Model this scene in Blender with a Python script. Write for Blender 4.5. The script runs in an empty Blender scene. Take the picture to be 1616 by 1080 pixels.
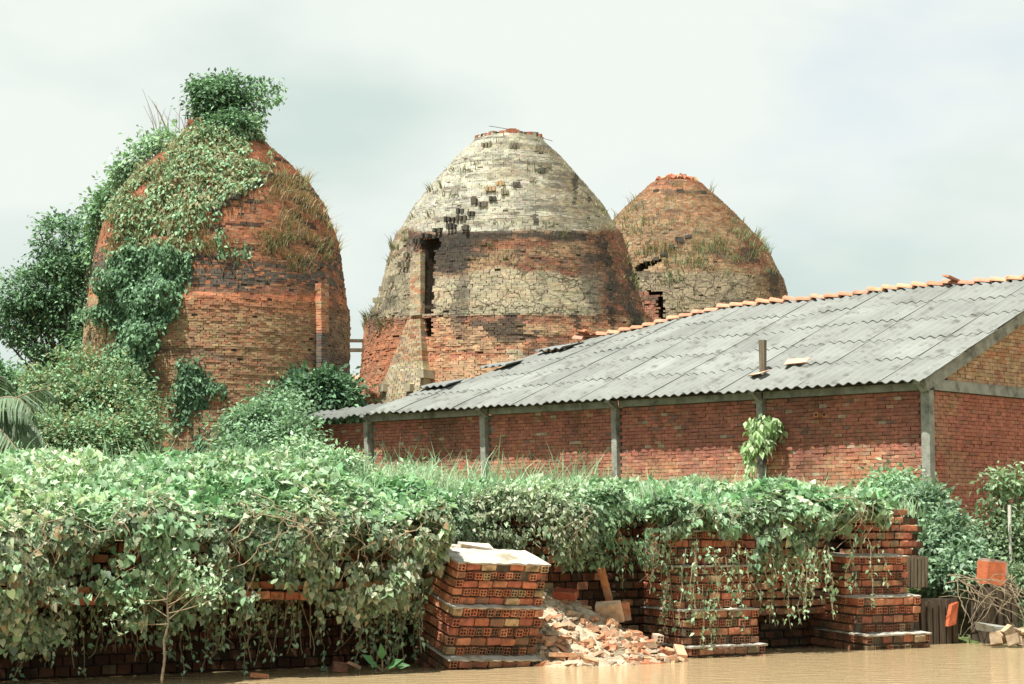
import bpy, math, random
import numpy as np
from mathutils import Vector, Matrix

# ------------------------------------------------------------------ camera, sky, sun, exposure
SC = bpy.context.scene
COL = SC.collection
FPX, CX, CY, HZ, CAMZ = 3146.0, 808.0, 540.0, 840.0, 1.9
PITCH = math.atan((HZ - CY) / FPX)
cam = bpy.data.cameras.new('camera')
cam.sensor_width = 36.0
cam.lens = FPX / 1616.0 * 36.0
cam.clip_start = 0.5
cam.clip_end = 6000.0
camo = bpy.data.objects.new('camera', cam)
camo.location = (0, 0, CAMZ)
camo.rotation_euler = (math.radians(90) + PITCH, 0, 0)
COL.objects.link(camo)
SC.camera = camo

SUN_EL = math.radians(68)
SUN_AZ = math.radians(222)          # compass bearing the light comes from (0 = +Y, clockwise): behind the camera, to its left
wd = bpy.data.worlds.new('World')
SC.world = wd
wd.use_nodes = True
nt = wd.node_tree
nt.nodes.clear()
N = nt.nodes.new
out = N('ShaderNodeOutputWorld')
bg = N('ShaderNodeBackground')
bg.inputs['Strength'].default_value = 0.1
sky = N('ShaderNodeTexSky')
sky.sky_type = 'NISHITA'
sky.sun_disc = False
sky.sun_elevation = SUN_EL
sky.sun_rotation = SUN_AZ
sky.air_density = 1.0
sky.dust_density = 2.0
tc = N('ShaderNodeTexCoord')
mp = N('ShaderNodeMapping')
mp.inputs['Scale'].default_value = (1.0, 1.0, 2.3)
mp.inputs['Location'].default_value = (0.29, 1.5, 1.48)
n1 = N('ShaderNodeTexNoise')
n1.inputs['Scale'].default_value = 4.2
n1.inputs['Detail'].default_value = 6.0
n1.inputs['Roughness'].default_value = 0.5
n1.inputs['Distortion'].default_value = 0.25
n2 = N('ShaderNodeTexNoise')
n2.inputs['Scale'].default_value = 3.6
n2.inputs['Detail'].default_value = 5.0
n2.inputs['Roughness'].default_value = 0.45
r1 = N('ShaderNodeValToRGB')       # cloud cover: mostly covered, a few thin openings
r1.color_ramp.elements[0].position = 0.33
r1.color_ramp.elements[0].color = (0.78, 0.78, 0.78, 1)
r1.color_ramp.elements[1].position = 0.45
r1.color_ramp.elements[1].color = (1, 1, 1, 1)
r2 = N('ShaderNodeValToRGB')       # cloud brightness
r2.color_ramp.elements[0].position = 0.37
r2.color_ramp.elements[0].color = (3.4, 4.0, 3.8, 1)
r2.color_ramp.elements[1].position = 0.54
r2.color_ramp.elements[1].color = (4.6, 4.88, 4.62, 1)
mx = N('ShaderNodeMix')
mx.data_type = 'RGBA'
L = nt.links.new
L(tc.outputs['Generated'], mp.inputs['Vector'])
L(mp.outputs[0], n1.inputs['Vector'])
L(mp.outputs[0], n2.inputs['Vector'])
L(n1.outputs['Fac'], r1.inputs[0])
L(n2.outputs['Fac'], r2.inputs[0])
L(r1.outputs[0], mx.inputs[0])
L(sky.outputs[0], mx.inputs[6])
L(r2.outputs[0], mx.inputs[7])
L(mx.outputs[2], bg.inputs['Color'])
L(bg.outputs[0], out.inputs['Surface'])

sl = bpy.data.lights.new('sun', 'SUN')
sl.energy = 5.0
sl.angle = math.radians(0.6)
sl.color = (1.0, 0.96, 0.88)
so = bpy.data.objects.new('sun', sl)
SUNV = Vector((math.sin(SUN_AZ) * math.cos(SUN_EL), math.cos(SUN_AZ) * math.cos(SUN_EL), math.sin(SUN_EL)))
so.rotation_euler = (-SUNV).to_track_quat('-Z', 'Y').to_euler()
so.location = SUNV * 60
COL.objects.link(so)

SC.view_settings.view_transform = 'Standard'
SC.view_settings.look = 'None'
SC.view_settings.exposure = 0.95
SC.view_settings.gamma = 1.0
SC.view_settings.use_curve_mapping = False
SC.render.engine = 'CYCLES'
SC.cycles.max_bounces = 4
SC.cycles.diffuse_bounces = 3
SC.cycles.transparent_max_bounces = 4

# ------------------------------------------------------------------ helpers
rng = np.random.default_rng(11)
random.seed(5)
SP, CP = math.sin(PITCH), math.cos(PITCH)


def W(px, py, Y):
    """point at distance Y whose bearing is that of a place in the photograph"""
    u, v = (px - CX) / FPX, (CY - py) / FPX
    k = Y / (CP - SP * v)
    return np.array([u * k, Y, CAMZ + k * (SP + CP * v)])


def proj(p):
    p = np.atleast_2d(p)
    x, y, z = p[:, 0], p[:, 1], p[:, 2] - CAMZ
    f = y * CP + z * SP
    return CX + FPX * x / f, CY - FPX * (-y * SP + z * CP) / f


BO = np.array([-4.5, 25.4])
BE = np.array([0.823, 0.568])
BN = np.array([-0.568, 0.823])


def B(s, d, z=0.0):
    """bank frame: s along the waterline, d inland, z above the water"""
    s, d, z = np.broadcast_arrays(np.asarray(s, float), np.asarray(d, float), np.asarray(z, float))
    return np.stack([BO[0] + s * BE[0] + d * BN[0], BO[1] + s * BE[1] + d * BN[1], z], -1)


def toB(p):
    q = np.atleast_2d(p)[:, :2] - BO
    return q @ BE, q @ BN


_lat = np.random.default_rng(3).random((64, 64, 64))


def vn(p, sc=1.0, seed=0.0):
    p = np.atleast_2d(p) * sc + seed * 17.31
    i = np.floor(p).astype(int)
    f = p - i
    f = f * f * (3 - 2 * f)
    r = 0
    for a in (0, 1):
        for b in (0, 1):
            for c in (0, 1):
                w = (f[:, 0] if a else 1 - f[:, 0]) * (f[:, 1] if b else 1 - f[:, 1]) * (f[:, 2] if c else 1 - f[:, 2])
                r = r + w * _lat[(i[:, 0] + a) % 64, (i[:, 1] + b) % 64, (i[:, 2] + c) % 64]
    return r


def fbm(p, sc=1.0, seed=0.0, o=3):
    r, a, t = 0, 1.0, 0
    for k in range(o):
        r = r + a * vn(p, sc * 2 ** k, seed + k)
        t += a
        a *= 0.5
    return r / t


def sst(a, b, x):
    t = np.clip((np.asarray(x, float) - a) / (b - a), 0, 1)
    return t * t * (3 - 2 * t)


def inpoly(px, py, poly):
    px, py = np.asarray(px), np.asarray(py)
    r = np.zeros(px.shape, bool)
    n = len(poly)
    for i in range(n):
        x0, y0 = poly[i]
        x1, y1 = poly[(i + 1) % n]
        c = (y0 > py) != (y1 > py)
        with np.errstate(divide='ignore', invalid='ignore'):
            r ^= c & (px < (x1 - x0) * (py - y0) / (y1 - y0 + 1e-12) + x0)
    return r


def meshdata(name, V, F, mat=None, col=None, smooth=False):
    """V (n,3); F a list of (m,k) index arrays; col (n,3|4) point colours"""
    if not isinstance(F, (list, tuple)):
        F = [F]
    F = [np.asarray(f, np.int32) for f in F if len(f)]
    me = bpy.data.meshes.new(name)
    V = np.asarray(V, np.float32)
    me.vertices.add(len(V))
    me.vertices.foreach_set('co', V.ravel())
    idx = np.concatenate([f.ravel() for f in F])
    tot = np.concatenate([np.full(len(f), f.shape[1], np.int32) for f in F])
    me.loops.add(len(idx))
    me.loops.foreach_set('vertex_index', idx)
    me.polygons.add(len(tot))
    st = np.zeros(len(tot), np.int32)
    st[1:] = np.cumsum(tot)[:-1]
    me.polygons.foreach_set('loop_start', st)
    me.polygons.foreach_set('loop_total', tot)
    me.polygons.foreach_set('use_smooth', np.full(len(tot), bool(smooth)))
    me.update(calc_edges=True)
    if col is not None:
        col = np.asarray(col, np.float32)
        if col.shape[1] == 3:
            col = np.concatenate([col, np.zeros((len(col), 1), np.float32)], 1)
        a = me.attributes.new('col', 'FLOAT_COLOR', 'POINT')
        a.data.foreach_set('color', col.ravel())
    if mat is not None:
        me.materials.append(mat)
    return me


def link(name, me, parent=None, loc=None, rot=None, color=None):
    o = bpy.data.objects.new(name, me)
    COL.objects.link(o)
    if parent is not None:
        o.parent = parent
    if loc is not None:
        o.location = loc
    if rot is not None:
        o.rotation_euler = rot
    if color is not None:
        o.color = tuple(color[:3]) + (1.0,)
    return o


def tag(o, label=None, cat=None, group=None, kind=None):
    if label:
        o['label'] = label
    if cat:
        o['category'] = cat
    if group:
        o['group'] = group
    if kind:
        o['kind'] = kind
    return o


def root(name, label, cat, group=None, loc=(0, 0, 0)):
    """an Empty at the thing's base; its parts are built in world coordinates and attached with att()"""
    o = bpy.data.objects.new(name, None)
    o.empty_display_size = 0.3
    COL.objects.link(o)
    o.location = loc
    return tag(o, label, cat, group)


def att(o, parent):
    """make a part that was built in world coordinates a child of its thing without moving it"""
    o.parent = parent
    o.matrix_parent_inverse = Matrix.Translation(-Vector(parent.location))
    return o


def part(name, V, F, mat, parent, col=None, smooth=False, kind=None, label=None):
    o = link(name, meshdata(name, V, F, mat, col, smooth))
    if parent is not None:
        att(o, parent)
    return tag(o, label, None, None, kind)


BOXF = np.array([[0, 1, 3, 2], [4, 6, 7, 5], [0, 4, 5, 1], [2, 3, 7, 6], [0, 2, 6, 4], [1, 5, 7, 3]])
BOXS = np.array([[x, y, z] for x in (-1, 1) for y in (-1, 1) for z in (-1, 1)], float)


def boxes(C, X, Y, Z, jit=0.0):
    """many boxes: centres and half-axis vectors, (n,3) each"""
    C, X, Y, Z = [np.atleast_2d(np.asarray(a, float)) for a in (C, X, Y, Z)]
    n = max(len(a) for a in (C, X, Y, Z))
    C, X, Y, Z = [np.broadcast_to(a, (n, 3)) for a in (C, X, Y, Z)]
    V = C[:, None] + BOXS[None, :, 0:1] * X[:, None] + BOXS[None, :, 1:2] * Y[:, None] + BOXS[None, :, 2:3] * Z[:, None]
    if jit:
        V = V + rng.uniform(-jit, jit, V.shape)
    F = BOXF[None] + (np.arange(n) * 8)[:, None, None]
    return V.reshape(-1, 3), F.reshape(-1, 4)


def cat(parts):
    """join (V,F[,col]) tuples"""
    Vs, Fs, Cs, o = [], {}, [], 0
    for p in parts:
        V, F = p[0], p[1]
        if not isinstance(F, (list, tuple)):
            F = [F]
        for f in F:
            f = np.asarray(f)
            if len(f):
                Fs.setdefault(f.shape[1], []).append(f + o)
        Vs.append(V)
        if len(p) > 2:
            c = np.asarray(p[2], float)
            Cs.append(np.broadcast_to(c, (len(V), c.shape[-1])))
        o += len(V)
    return np.concatenate(Vs), [np.concatenate(f) for f in Fs.values()], (np.concatenate(Cs) if Cs else None)


def tube(P, R, n=6, cap=True):
    P = np.asarray(P, float)
    R = np.broadcast_to(np.asarray(R, float), (len(P),))
    T = np.gradient(P, axis=0)
    T /= np.linalg.norm(T, axis=1)[:, None] + 1e-9
    ref = np.array([0, 0, 1.0]) if abs(T[0][2]) < 0.9 else np.array([1.0, 0, 0])
    A = np.cross(T, ref)
    A /= np.linalg.norm(A, axis=1)[:, None] + 1e-9
    Bv = np.cross(T, A)
    a = np.arange(n) / n * 2 * math.pi
    V = P[:, None] + R[:, None, None] * (np.cos(a)[None, :, None] * A[:, None] + np.sin(a)[None, :, None] * Bv[:, None])
    V = V.reshape(-1, 3)
    i = np.arange(len(P) - 1)[:, None] * n
    j = np.arange(n)[None]
    k = (j + 1) % n
    F = np.stack([i + j, i + k, i + n + k, i + n + j], -1).reshape(-1, 4)
    Fs = [F]
    if cap:
        Fs.append(np.array([list(range(n))[::-1], [(len(P) - 1) * n + q for q in range(n)]]))
    return V, Fs


def unit(v):
    v = np.asarray(v, float)
    return v / (np.linalg.norm(v, axis=-1, keepdims=True) + 1e-9)


LEAF = {
    'heart': (np.array([[0, .05, 0], [-.24, -.07, .03], [-.43, .12, .07], [-.40, .42, .07], [-.17, .78, -.02], [0, 1, -.16], [.17, .78, -.02], [.40, .42, .07], [.43, .12, .07], [.24, -.07, .03], [0, .45, -.01]]),
              np.array([[10, i, i - 1] for i in range(1, 10)] + [[10, 0, 9]])),
    'oval': (np.array([[0, 0, 0], [-.27, .42, .07], [0, 1, -.12], [.27, .42, .07], [0, .5, 0]]),
             np.array([[0, 4, 1], [4, 2, 1], [0, 3, 4], [4, 3, 2]])),
    'tiny': (np.array([[0, 0, 0], [-.3, .45, .08], [0, 1, -.06], [.3, .45, .08]]),
             np.array([[0, 2, 1], [0, 3, 2]])),
}


def leaves(P, Nn, D, size, col, kind='oval', cj=0.25):
    """leaves at P with face normals Nn, growing along D; col is a list of base colours picked at random"""
    n = len(P)
    D = unit(D)
    X = unit(np.cross(D, Nn))
    Z = np.cross(X, D)
    tv, tf = LEAF[kind]
    size = np.broadcast_to(size, (n,))
    V = P[:, None] + size[:, None, None] * (tv[None, :, 0:1] * X[:, None] + tv[None, :, 1:2] * D[:, None] + tv[None, :, 2:3] * Z[:, None])
    F = tf[None] + (np.arange(n) * len(tv))[:, None, None]
    col = np.atleast_2d(np.asarray(col, float))
    c = col[rng.integers(0, len(col), n)] * rng.uniform(1 - cj, 1 + cj, (n, 1))
    C = np.repeat(c, len(tv), 0)
    return V.reshape(-1, 3), F.reshape(-1, 3), C


def rdir(n):
    return unit(rng.normal(size=(n, 3)))


def grass(P, h, lean, w, col, seg=3, cj=0.25):
    """curved tapering blades rooted at P"""
    n = len(P)
    h = np.broadcast_to(h, (n,))
    w = np.broadcast_to(w, (n,))
    a = rng.uniform(0, 2 * math.pi, n)
    side = np.stack([np.cos(a), np.sin(a), np.zeros(n)], -1)
    b = rng.uniform(0, 2 * math.pi, n)
    ld = np.stack([np.cos(b), np.sin(b), np.zeros(n)], -1) * (np.broadcast_to(lean, (n,)) * rng.uniform(0.3, 1.3, n))[:, None]
    V = []
    for k in range(seg + 1):
        t = k / seg
        c = P + ld * (h * t ** 2)[:, None] + np.array([0, 0, 1.0]) * (h * (t - 0.35 * t ** 3 * np.minimum(1, np.linalg.norm(ld, axis=1))))[:, None]
        ww = (w * (1 - t) ** 0.7)[:, None] * 0.5
        V += [c - side * ww, c + side * ww]
    V = np.stack(V, 1)
    m = 2 * (seg + 1)
    f = np.array([[2 * k, 2 * k + 1, 2 * k + 3, 2 * k + 2] for k in range(seg)])
    F = f[None] + (np.arange(n) * m)[:, None, None]
    col = np.atleast_2d(np.asarray(col, float))
    c = col[rng.integers(0, len(col), n)] * rng.uniform(1 - cj, 1 + cj, (n, 1))
    return V.reshape(-1, 3), F.reshape(-1, 4), np.repeat(c, m, 0)


# ------------------------------------------------------------------ materials
def surf(name, src='attr', rough=0.85, nscale=6.0, namt=0.35, bump=0.3, bscale=30.0, dirt=None, dscale=1.2, dpos=(0.45, 0.65), spec=0.25, crack=False, stretch=None):
    """procedural material. src: 'attr' = point colours, 'obj' = object colour, or an rgb; noise mottling, dirt of one colour, bump"""
    m = bpy.data.materials.new(name)
    m.use_nodes = True
    t = m.node_tree
    t.nodes.clear()
    A = t.nodes.new
    K = t.links.new
    o = A('ShaderNodeOutputMaterial')
    b = A('ShaderNodeBsdfPrincipled')
    K(b.outputs[0], o.inputs[0])
    b.inputs['Roughness'].default_value = rough
    b.inputs['Specular IOR Level'].default_value = spec
    g = A('ShaderNodeNewGeometry')
    pos = g.outputs['Position']
    if stretch:
        mp = A('ShaderNodeMapping')
        mp.inputs['Scale'].default_value = stretch
        K(pos, mp.inputs[0])
        pos = mp.outputs[0]
    alpha = None
    if src == 'attr':
        at = A('ShaderNodeAttribute')
        at.attribute_name = 'col'
        c = at.outputs['Color']
        alpha = at.outputs['Alpha']
    elif src == 'obj':
        at = A('ShaderNodeObjectInfo')
        c = at.outputs['Color']
    else:
        at = A('ShaderNodeRGB')
        at.outputs[0].default_value = tuple(src) + (1,)
        c = at.outputs[0]

    def noise(sc, det=4.0, ro=0.55):
        n = A('ShaderNodeTexNoise')
        n.inputs['Scale'].default_value = sc
        n.inputs['Detail'].default_value = det
        n.inputs['Roughness'].default_value = ro
        K(pos, n.inputs['Vector'])
        return n.outputs['Fac']

    def mixc(fac, a, bb, mode='MIX'):
        x = A('ShaderNodeMix')
        x.data_type = 'RGBA'
        x.blend_type = mode
        if isinstance(fac, float):
            x.inputs[0].default_value = fac
        else:
            K(fac, x.inputs[0])
        K(a, x.inputs[6])
        if isinstance(bb, tuple):
            x.inputs[7].default_value = bb + (1,)
        else:
            K(bb, x.inputs[7])
        return x.outputs[2]
    r = A('ShaderNodeMapRange')
    r.inputs[1].default_value = 0.25
    r.inputs[2].default_value = 0.75
    r.inputs[3].default_value = 1 - namt
    r.inputs[4].default_value = 1 + namt
    K(noise(nscale), r.inputs[0])
    v = A('ShaderNodeVectorMath')
    v.operation = 'SCALE'
    K(c, v.inputs[0])
    K(r.outputs[0], v.inputs[3])
    c = v.outputs[0]
    if dirt:
        rp = A('ShaderNodeMapRange')
        rp.interpolation_type = 'SMOOTHSTEP'
        rp.inputs[1].default_value = dpos[0]
        rp.inputs[2].default_value = dpos[1]
        K(noise(dscale, 4.0, 0.65), rp.inputs[0])
        c = mixc(rp.outputs[0], c, dirt)
    hgt = noise(bscale, 3.0, 0.6) if bump else None
    if crack:
        nz = A('ShaderNodeTexNoise')
        nz.inputs['Scale'].default_value = 2.2
        K(pos, nz.inputs['Vector'])
        ad = A('ShaderNodeVectorMath')
        ad.operation = 'MULTIPLY_ADD'
        ad.inputs[1].default_value = (0.5, 0.5, 0.5)
        K(nz.outputs['Color'], ad.inputs[0])
        K(pos, ad.inputs[2])
        vo = A('ShaderNodeTexVoronoi')
        vo.feature = 'DISTANCE_TO_EDGE'
        vo.inputs['Scale'].default_value = 1.9
        K(ad.outputs[0], vo.inputs['Vector'])
        cr = A('ShaderNodeMapRange')
        cr.inputs[1].default_value = 0.004
        cr.inputs[2].default_value = 0.045
        cr.inputs[3].default_value = 1.0
        cr.inputs[4].default_value = 0.0
        K(vo.outputs['Distance'], cr.inputs[0])
        vr = A('ShaderNodeMapRange')
        vr.inputs[1].default_value = 0.35
        vr.inputs[2].default_value = 0.65
        vr.inputs[3].default_value = 0.012
        vr.inputs[4].default_value = 0.085
        n5 = A('ShaderNodeTexNoise')
        n5.inputs['Scale'].default_value = 0.9
        n5.inputs['Detail'].default_value = 3.0
        K(g.outputs['Position'], n5.inputs['Vector'])
        K(n5.outputs['Fac'], vr.inputs[0])
        K(vr.outputs[0], cr.inputs[2])
        mu = A('ShaderNodeMath')
        mu.operation = 'MULTIPLY'
        K(cr.outputs[0], mu.inputs[0])
        K(alpha, mu.inputs[1])
        c = mixc(mu.outputs[0], c, (0.10, 0.08, 0.055))
    K(c, b.inputs['Base Color'])
    if bump:
        bp = A('ShaderNodeBump')
        bp.inputs['Strength'].default_value = bump
        bp.inputs['Distance'].default_value = 0.03
        K(hgt, bp.inputs['Height'])
        K(bp.outputs[0], b.inputs['Normal'])
    return m


def leafmat(name, trans=0.32, rough=0.5, spec=0.28, tint=(1.1, 1.15, 0.85)):
    m = bpy.data.materials.new(name)
    m.use_nodes = True
    t = m.node_tree
    t.nodes.clear()
    A = t.nodes.new
    K = t.links.new
    o = A('ShaderNodeOutputMaterial')
    at = A('ShaderNodeAttribute')
    at.attribute_name = 'col'
    b = A('ShaderNodeBsdfPrincipled')
    b.inputs['Roughness'].default_value = rough
    b.inputs['Specular IOR Level'].default_value = spec
    g = A('ShaderNodeNewGeometry')
    n = A('ShaderNodeTexNoise')
    n.inputs['Scale'].default_value = 9.0
    K(g.outputs['Position'], n.inputs['Vector'])
    r = A('ShaderNodeMapRange')
    r.inputs[3].default_value = 0.7
    r.inputs[4].default_value = 1.3
    K(n.outputs['Fac'], r.inputs[0])
    v = A('ShaderNodeVectorMath')
    v.operation = 'SCALE'
    K(at.outputs['Color'], v.inputs[0])
    K(r.outputs[0], v.inputs[3])
    K(v.outputs[0], b.inputs['Base Color'])
    tr = A('ShaderNodeBsdfTranslucent')
    v2 = A('ShaderNodeVectorMath')
    v2.operation = 'MULTIPLY'
    v2.inputs[1].default_value = tint
    K(v.outputs[0], v2.inputs[0])
    K(v2.outputs[0], tr.inputs['Color'])
    mxs = A('ShaderNodeMixShader')
    mxs.inputs[0].default_value = trans
    K(b.outputs[0], mxs.inputs[1])
    K(tr.outputs[0], mxs.inputs[2])
    K(mxs.outputs[0], o.inputs[0])
    return m


M = {}
M['kiln'] = surf('kiln_brick', 'attr', 0.92, 3.0, 0.28, 0.0, 22.0, spec=0.12, crack=True)
M['core'] = surf('kiln_mortar', (0.07, 0.055, 0.04), 0.95, 2.0, 0.4, 0.4, 20.0, spec=0.1)
M['brick'] = surf('wall_brick', 'attr', 0.9, 7.0, 0.3, 0.5, 40.0, spec=0.12)
M['brick_obj'] = surf('loose_brick', 'obj', 0.88, 9.0, 0.4, 0.6, 45.0, dirt=(0.085, 0.075, 0.05), dscale=3.5, dpos=(0.48, 0.74), spec=0.15)
M['mortar'] = surf('mortar', (0.30, 0.26, 0.20), 0.95, 8.0, 0.35, 0.5, 40.0, spec=0.1)
M['mortar_dark'] = surf('damp_mortar', (0.055, 0.045, 0.035), 0.9, 6.0, 0.4, 0.5, 40.0, spec=0.15)
M['cap'] = surf('mortar_cap', (0.40, 0.38, 0.33), 0.9, 5.0, 0.25, 0.5, 25.0, dirt=(0.25, 0.21, 0.15), dscale=3.0, dpos=(0.5, 0.7), spec=0.15)
M['concrete'] = surf('concrete', (0.27, 0.275, 0.235), 0.9, 5.0, 0.3, 0.4, 25.0, dirt=(0.09, 0.09, 0.075), dscale=2.0, dpos=(0.48, 0.72), spec=0.15)
M['sheet'] = surf('fibre_cement', 'obj', 0.85, 1.1, 0.22, 0.25, 30.0, dirt=(0.06, 0.058, 0.045), dscale=2.2, dpos=(0.46, 0.82), spec=0.2)
M['tile'] = surf('ridge_tile', 'obj', 0.85, 6.0, 0.25, 0.3, 30.0, dirt=(0.12, 0.07, 0.045), dscale=5.0, dpos=(0.58, 0.8), spec=0.2)
M['wood'] = surf('weathered_wood', (0.16, 0.13, 0.09), 0.9, 4.0, 0.4, 0.6, 30.0, spec=0.15, stretch=(6, 6, 0.6))
M['wood_dark'] = surf('wet_wood', (0.035, 0.028, 0.022), 0.75, 4.0, 0.5, 0.6, 30.0, spec=0.25, stretch=(6, 6, 0.6))
M['wood_mid'] = surf('stained_wood', (0.085, 0.065, 0.045), 0.85, 4.0, 0.5, 0.6, 30.0, spec=0.2, stretch=(6, 6, 0.6))
M['bark'] = surf('bark', (0.14, 0.115, 0.08), 0.95, 8.0, 0.4, 0.6, 35.0, spec=0.1)
M['twig'] = surf('dry_twig', (0.23, 0.185, 0.12), 0.9, 8.0, 0.3, 0.3, 40.0, spec=0.1)
M['soil'] = surf('soil', (0.17, 0.13, 0.075), 0.97, 1.5, 0.35, 0.8, 9.0, dirt=(0.07, 0.10, 0.035), dscale=0.8, dpos=(0.42, 0.6), spec=0.1)
M['leaf'] = leafmat('leaf')
M['leaf_far'] = leafmat('tree_leaf', 0.28, 0.6, 0.15)
M['grass'] = leafmat('grass_blade', 0.3, 0.6, 0.2)
M['dry'] = leafmat('dry_grass', 0.2, 0.8, 0.1, (1.1, 1.0, 0.7))
M['frag'] = surf('brick_fragment', 'obj', 0.9, 12.0, 0.3, 0.5, 50.0, dirt=(0.34, 0.29, 0.21), dscale=5.0, dpos=(0.5, 0.72), spec=0.12)
M['rubble'] = surf('rubble_dust', (0.40, 0.33, 0.235), 0.97, 10.0, 0.4, 0.9, 18.0, dirt=(0.16, 0.12, 0.08), dscale=4.0, dpos=(0.52, 0.7), spec=0.08)
M['pole'] = surf('pale_pole', (0.55, 0.54, 0.48), 0.7, 6.0, 0.2, 0.2, 30.0, dirt=(0.25, 0.2, 0.15), dscale=3.0, dpos=(0.55, 0.75))

# muddy river
mw = bpy.data.materials.new('muddy_water')
mw.use_nodes = True
t = mw.node_tree
b = t.nodes['Principled BSDF']
b.inputs['Base Color'].default_value = (0.40, 0.295, 0.165, 1)
b.inputs['Roughness'].default_value = 0.06
b.inputs['IOR'].default_value = 1.33
g = t.nodes.new('ShaderNodeNewGeometry')
mp = t.nodes.new('ShaderNodeMapping')
mp.inputs['Scale'].default_value = (0.9, 2.2, 1.0)
mp.inputs['Rotation'].default_value = (0, 0, math.radians(-20))
n1 = t.nodes.new('ShaderNodeTexNoise')
n1.inputs['Scale'].default_value = 2.8
n1.inputs['Detail'].default_value = 4.0
n1.inputs['Roughness'].default_value = 0.55
bp = t.nodes.new('ShaderNodeBump')
bp.inputs['Strength'].default_value = 0.6
bp.inputs['Distance'].default_value = 0.06
t.links.new(g.outputs['Position'], mp.inputs[0])
t.links.new(mp.outputs[0], n1.inputs['Vector'])
t.links.new(n1.outputs['Fac'], bp.inputs['Height'])
t.links.new(bp.outputs[0], b.inputs['Normal'])
M['water'] = mw

ORANGE = np.array([.46, .20, .11])
RED = np.array([.33, .125, .09])
BROWN = np.array([.22, .13, .085])
TAN = np.array([.44, .31, .185])
SOOT_SHADE = np.array([.042, .039, .034])
CREAM = np.array([.46, .41, .29])
WHITE = np.array([.60, .60, .50])
GREENS = [(.12, .22, .115), (.17, .30, .165), (.22, .37, .21), (.27, .41, .25)]
DARKG = [(.055, .115, .07), (.075, .145, .085), (.10, .175, .105)]
OLIVE = [(.21, .23, .11), (.27, .26, .14), (.17, .21, .09), (.31, .27, .16)]
DRYC = [(.40, .34, .21), (.33, .29, .17), (.27, .26, .14), (.46, .39, .26)]
PALE = [(.35, .51, .32), (.42, .57, .38), (.27, .43, .25), (.50, .55, .42)]
# ------------------------------------------------------------------ ground and river
def ground_z(s, d):
    s, d = np.asarray(s, float), np.asarray(d, float)
    walled = -1.2 + 3.45 * sst(1.55, 1.95, d) + 0.2 * sst(2, 9, d)
    slope = -1.2 + 1.25 * sst(-2.5, 0.1, d) + 1.75 * sst(0.0, 6.0, d) + .6 * sst(7, 14, d)
    k = sst(14.0, 15.6, s)
    return walled * (1 - k) + slope * k


def make_ground():
    sa = np.concatenate([[-3000, -800, -200, -60, -25], np.arange(-12, 30, 0.5), [36, 60, 200, 800, 3000]])
    da = np.concatenate([[-60, -20, -6], np.arange(-3, 0.8, 0.4), np.arange(0.8, 1.5, 0.2), np.arange(1.5, 2.1, 0.08), np.arange(2.1, 12, 0.5), np.arange(12, 90, 3), [120, 250, 600, 1500, 5000]])
    S, D = np.meshgrid(sa, da)
    Z = ground_z(S, D)
    P = B(S.ravel(), D.ravel(), Z.ravel())
    P[:, 2] += (fbm(P, 0.7, 2) - 0.5) * 0.25 * (np.abs(S.ravel()) < 60)
    n, m = S.shape
    i = np.arange(n - 1)[:, None] * m
    j = np.arange(m - 1)[None]
    F = np.stack([i + j, i + j + 1, i + m + j + 1, i + m + j], -1).reshape(-1, 4)
    o = link('ground', meshdata('ground', P, F, M['soil'], smooth=True))
    tag(o, kind='structure')
    me = meshdata('river', [[-3000, -3000, 0], [3000, -3000, 0], [3000, 60, 0], [-3000, 60, 0]], [np.array([[0, 1, 2, 3]])], M['water'])
    # the water ends under the bank line so that it never shows inland
    q = B(np.array([-4000, 4000, 4000, -4000]), np.array([-4000, -4000, 4, 4]), np.zeros(4))
    me.vertices.foreach_set('co', q.astype(np.float32).ravel())
    me.update()
    tag(link('river', me), kind='structure')


make_ground()

# ------------------------------------------------------------------ the three beehive kilns
GZ = 2.35


class Kiln:
    def __init__(self, pxc, Y, prof):
        self.Y = Y
        self.cx = W(pxc, 600, Y)[0]
        self.pxc = pxc
        z = np.array([W(pxc, y, Y)[2] for y, r in prof])
        r = np.array([r * Y / FPX for y, r in prof])
        i = np.argsort(z)
        self.z, self.r = z[i], r[i]
        self.top = self.z[-1]

    def rad(self, z):
        return np.interp(z, self.z, self.r)

    def pt(self, th, z, off=0.0):
        r = self.rad(z) + off
        return np.stack([self.cx + r * np.sin(th), self.Y - r * np.cos(th), z + 0 * th], -1)

    def at(self, px, py, off=0.0):
        """the point of the kiln's skin seen at a place of the photograph -> theta, z"""
        th, z = 0.0, W(px, py, self.Y - self.rad(8.0))[2]
        for _ in range(6):
            r = self.rad(z)
            yy = self.Y - r * math.cos(th)
            w = W(px, py, yy)
            z = w[2]
            r = self.rad(z)
            th = math.asin(max(-1, min(1, (w[0] - self.cx) / r)))
        return th, z


def skin_frame(k, th, z):
    """radial (outward, with the slope), tangent and up-slope unit vectors"""
    dz = 0.1
    sl = (k.rad(z + dz) - k.rad(z - dz)) / (2 * dz)
    er = np.stack([np.sin(th), -np.cos(th), 0 * th], -1)
    et = np.stack([np.cos(th), np.sin(th), 0 * th], -1)
    return er, et, sl


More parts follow.
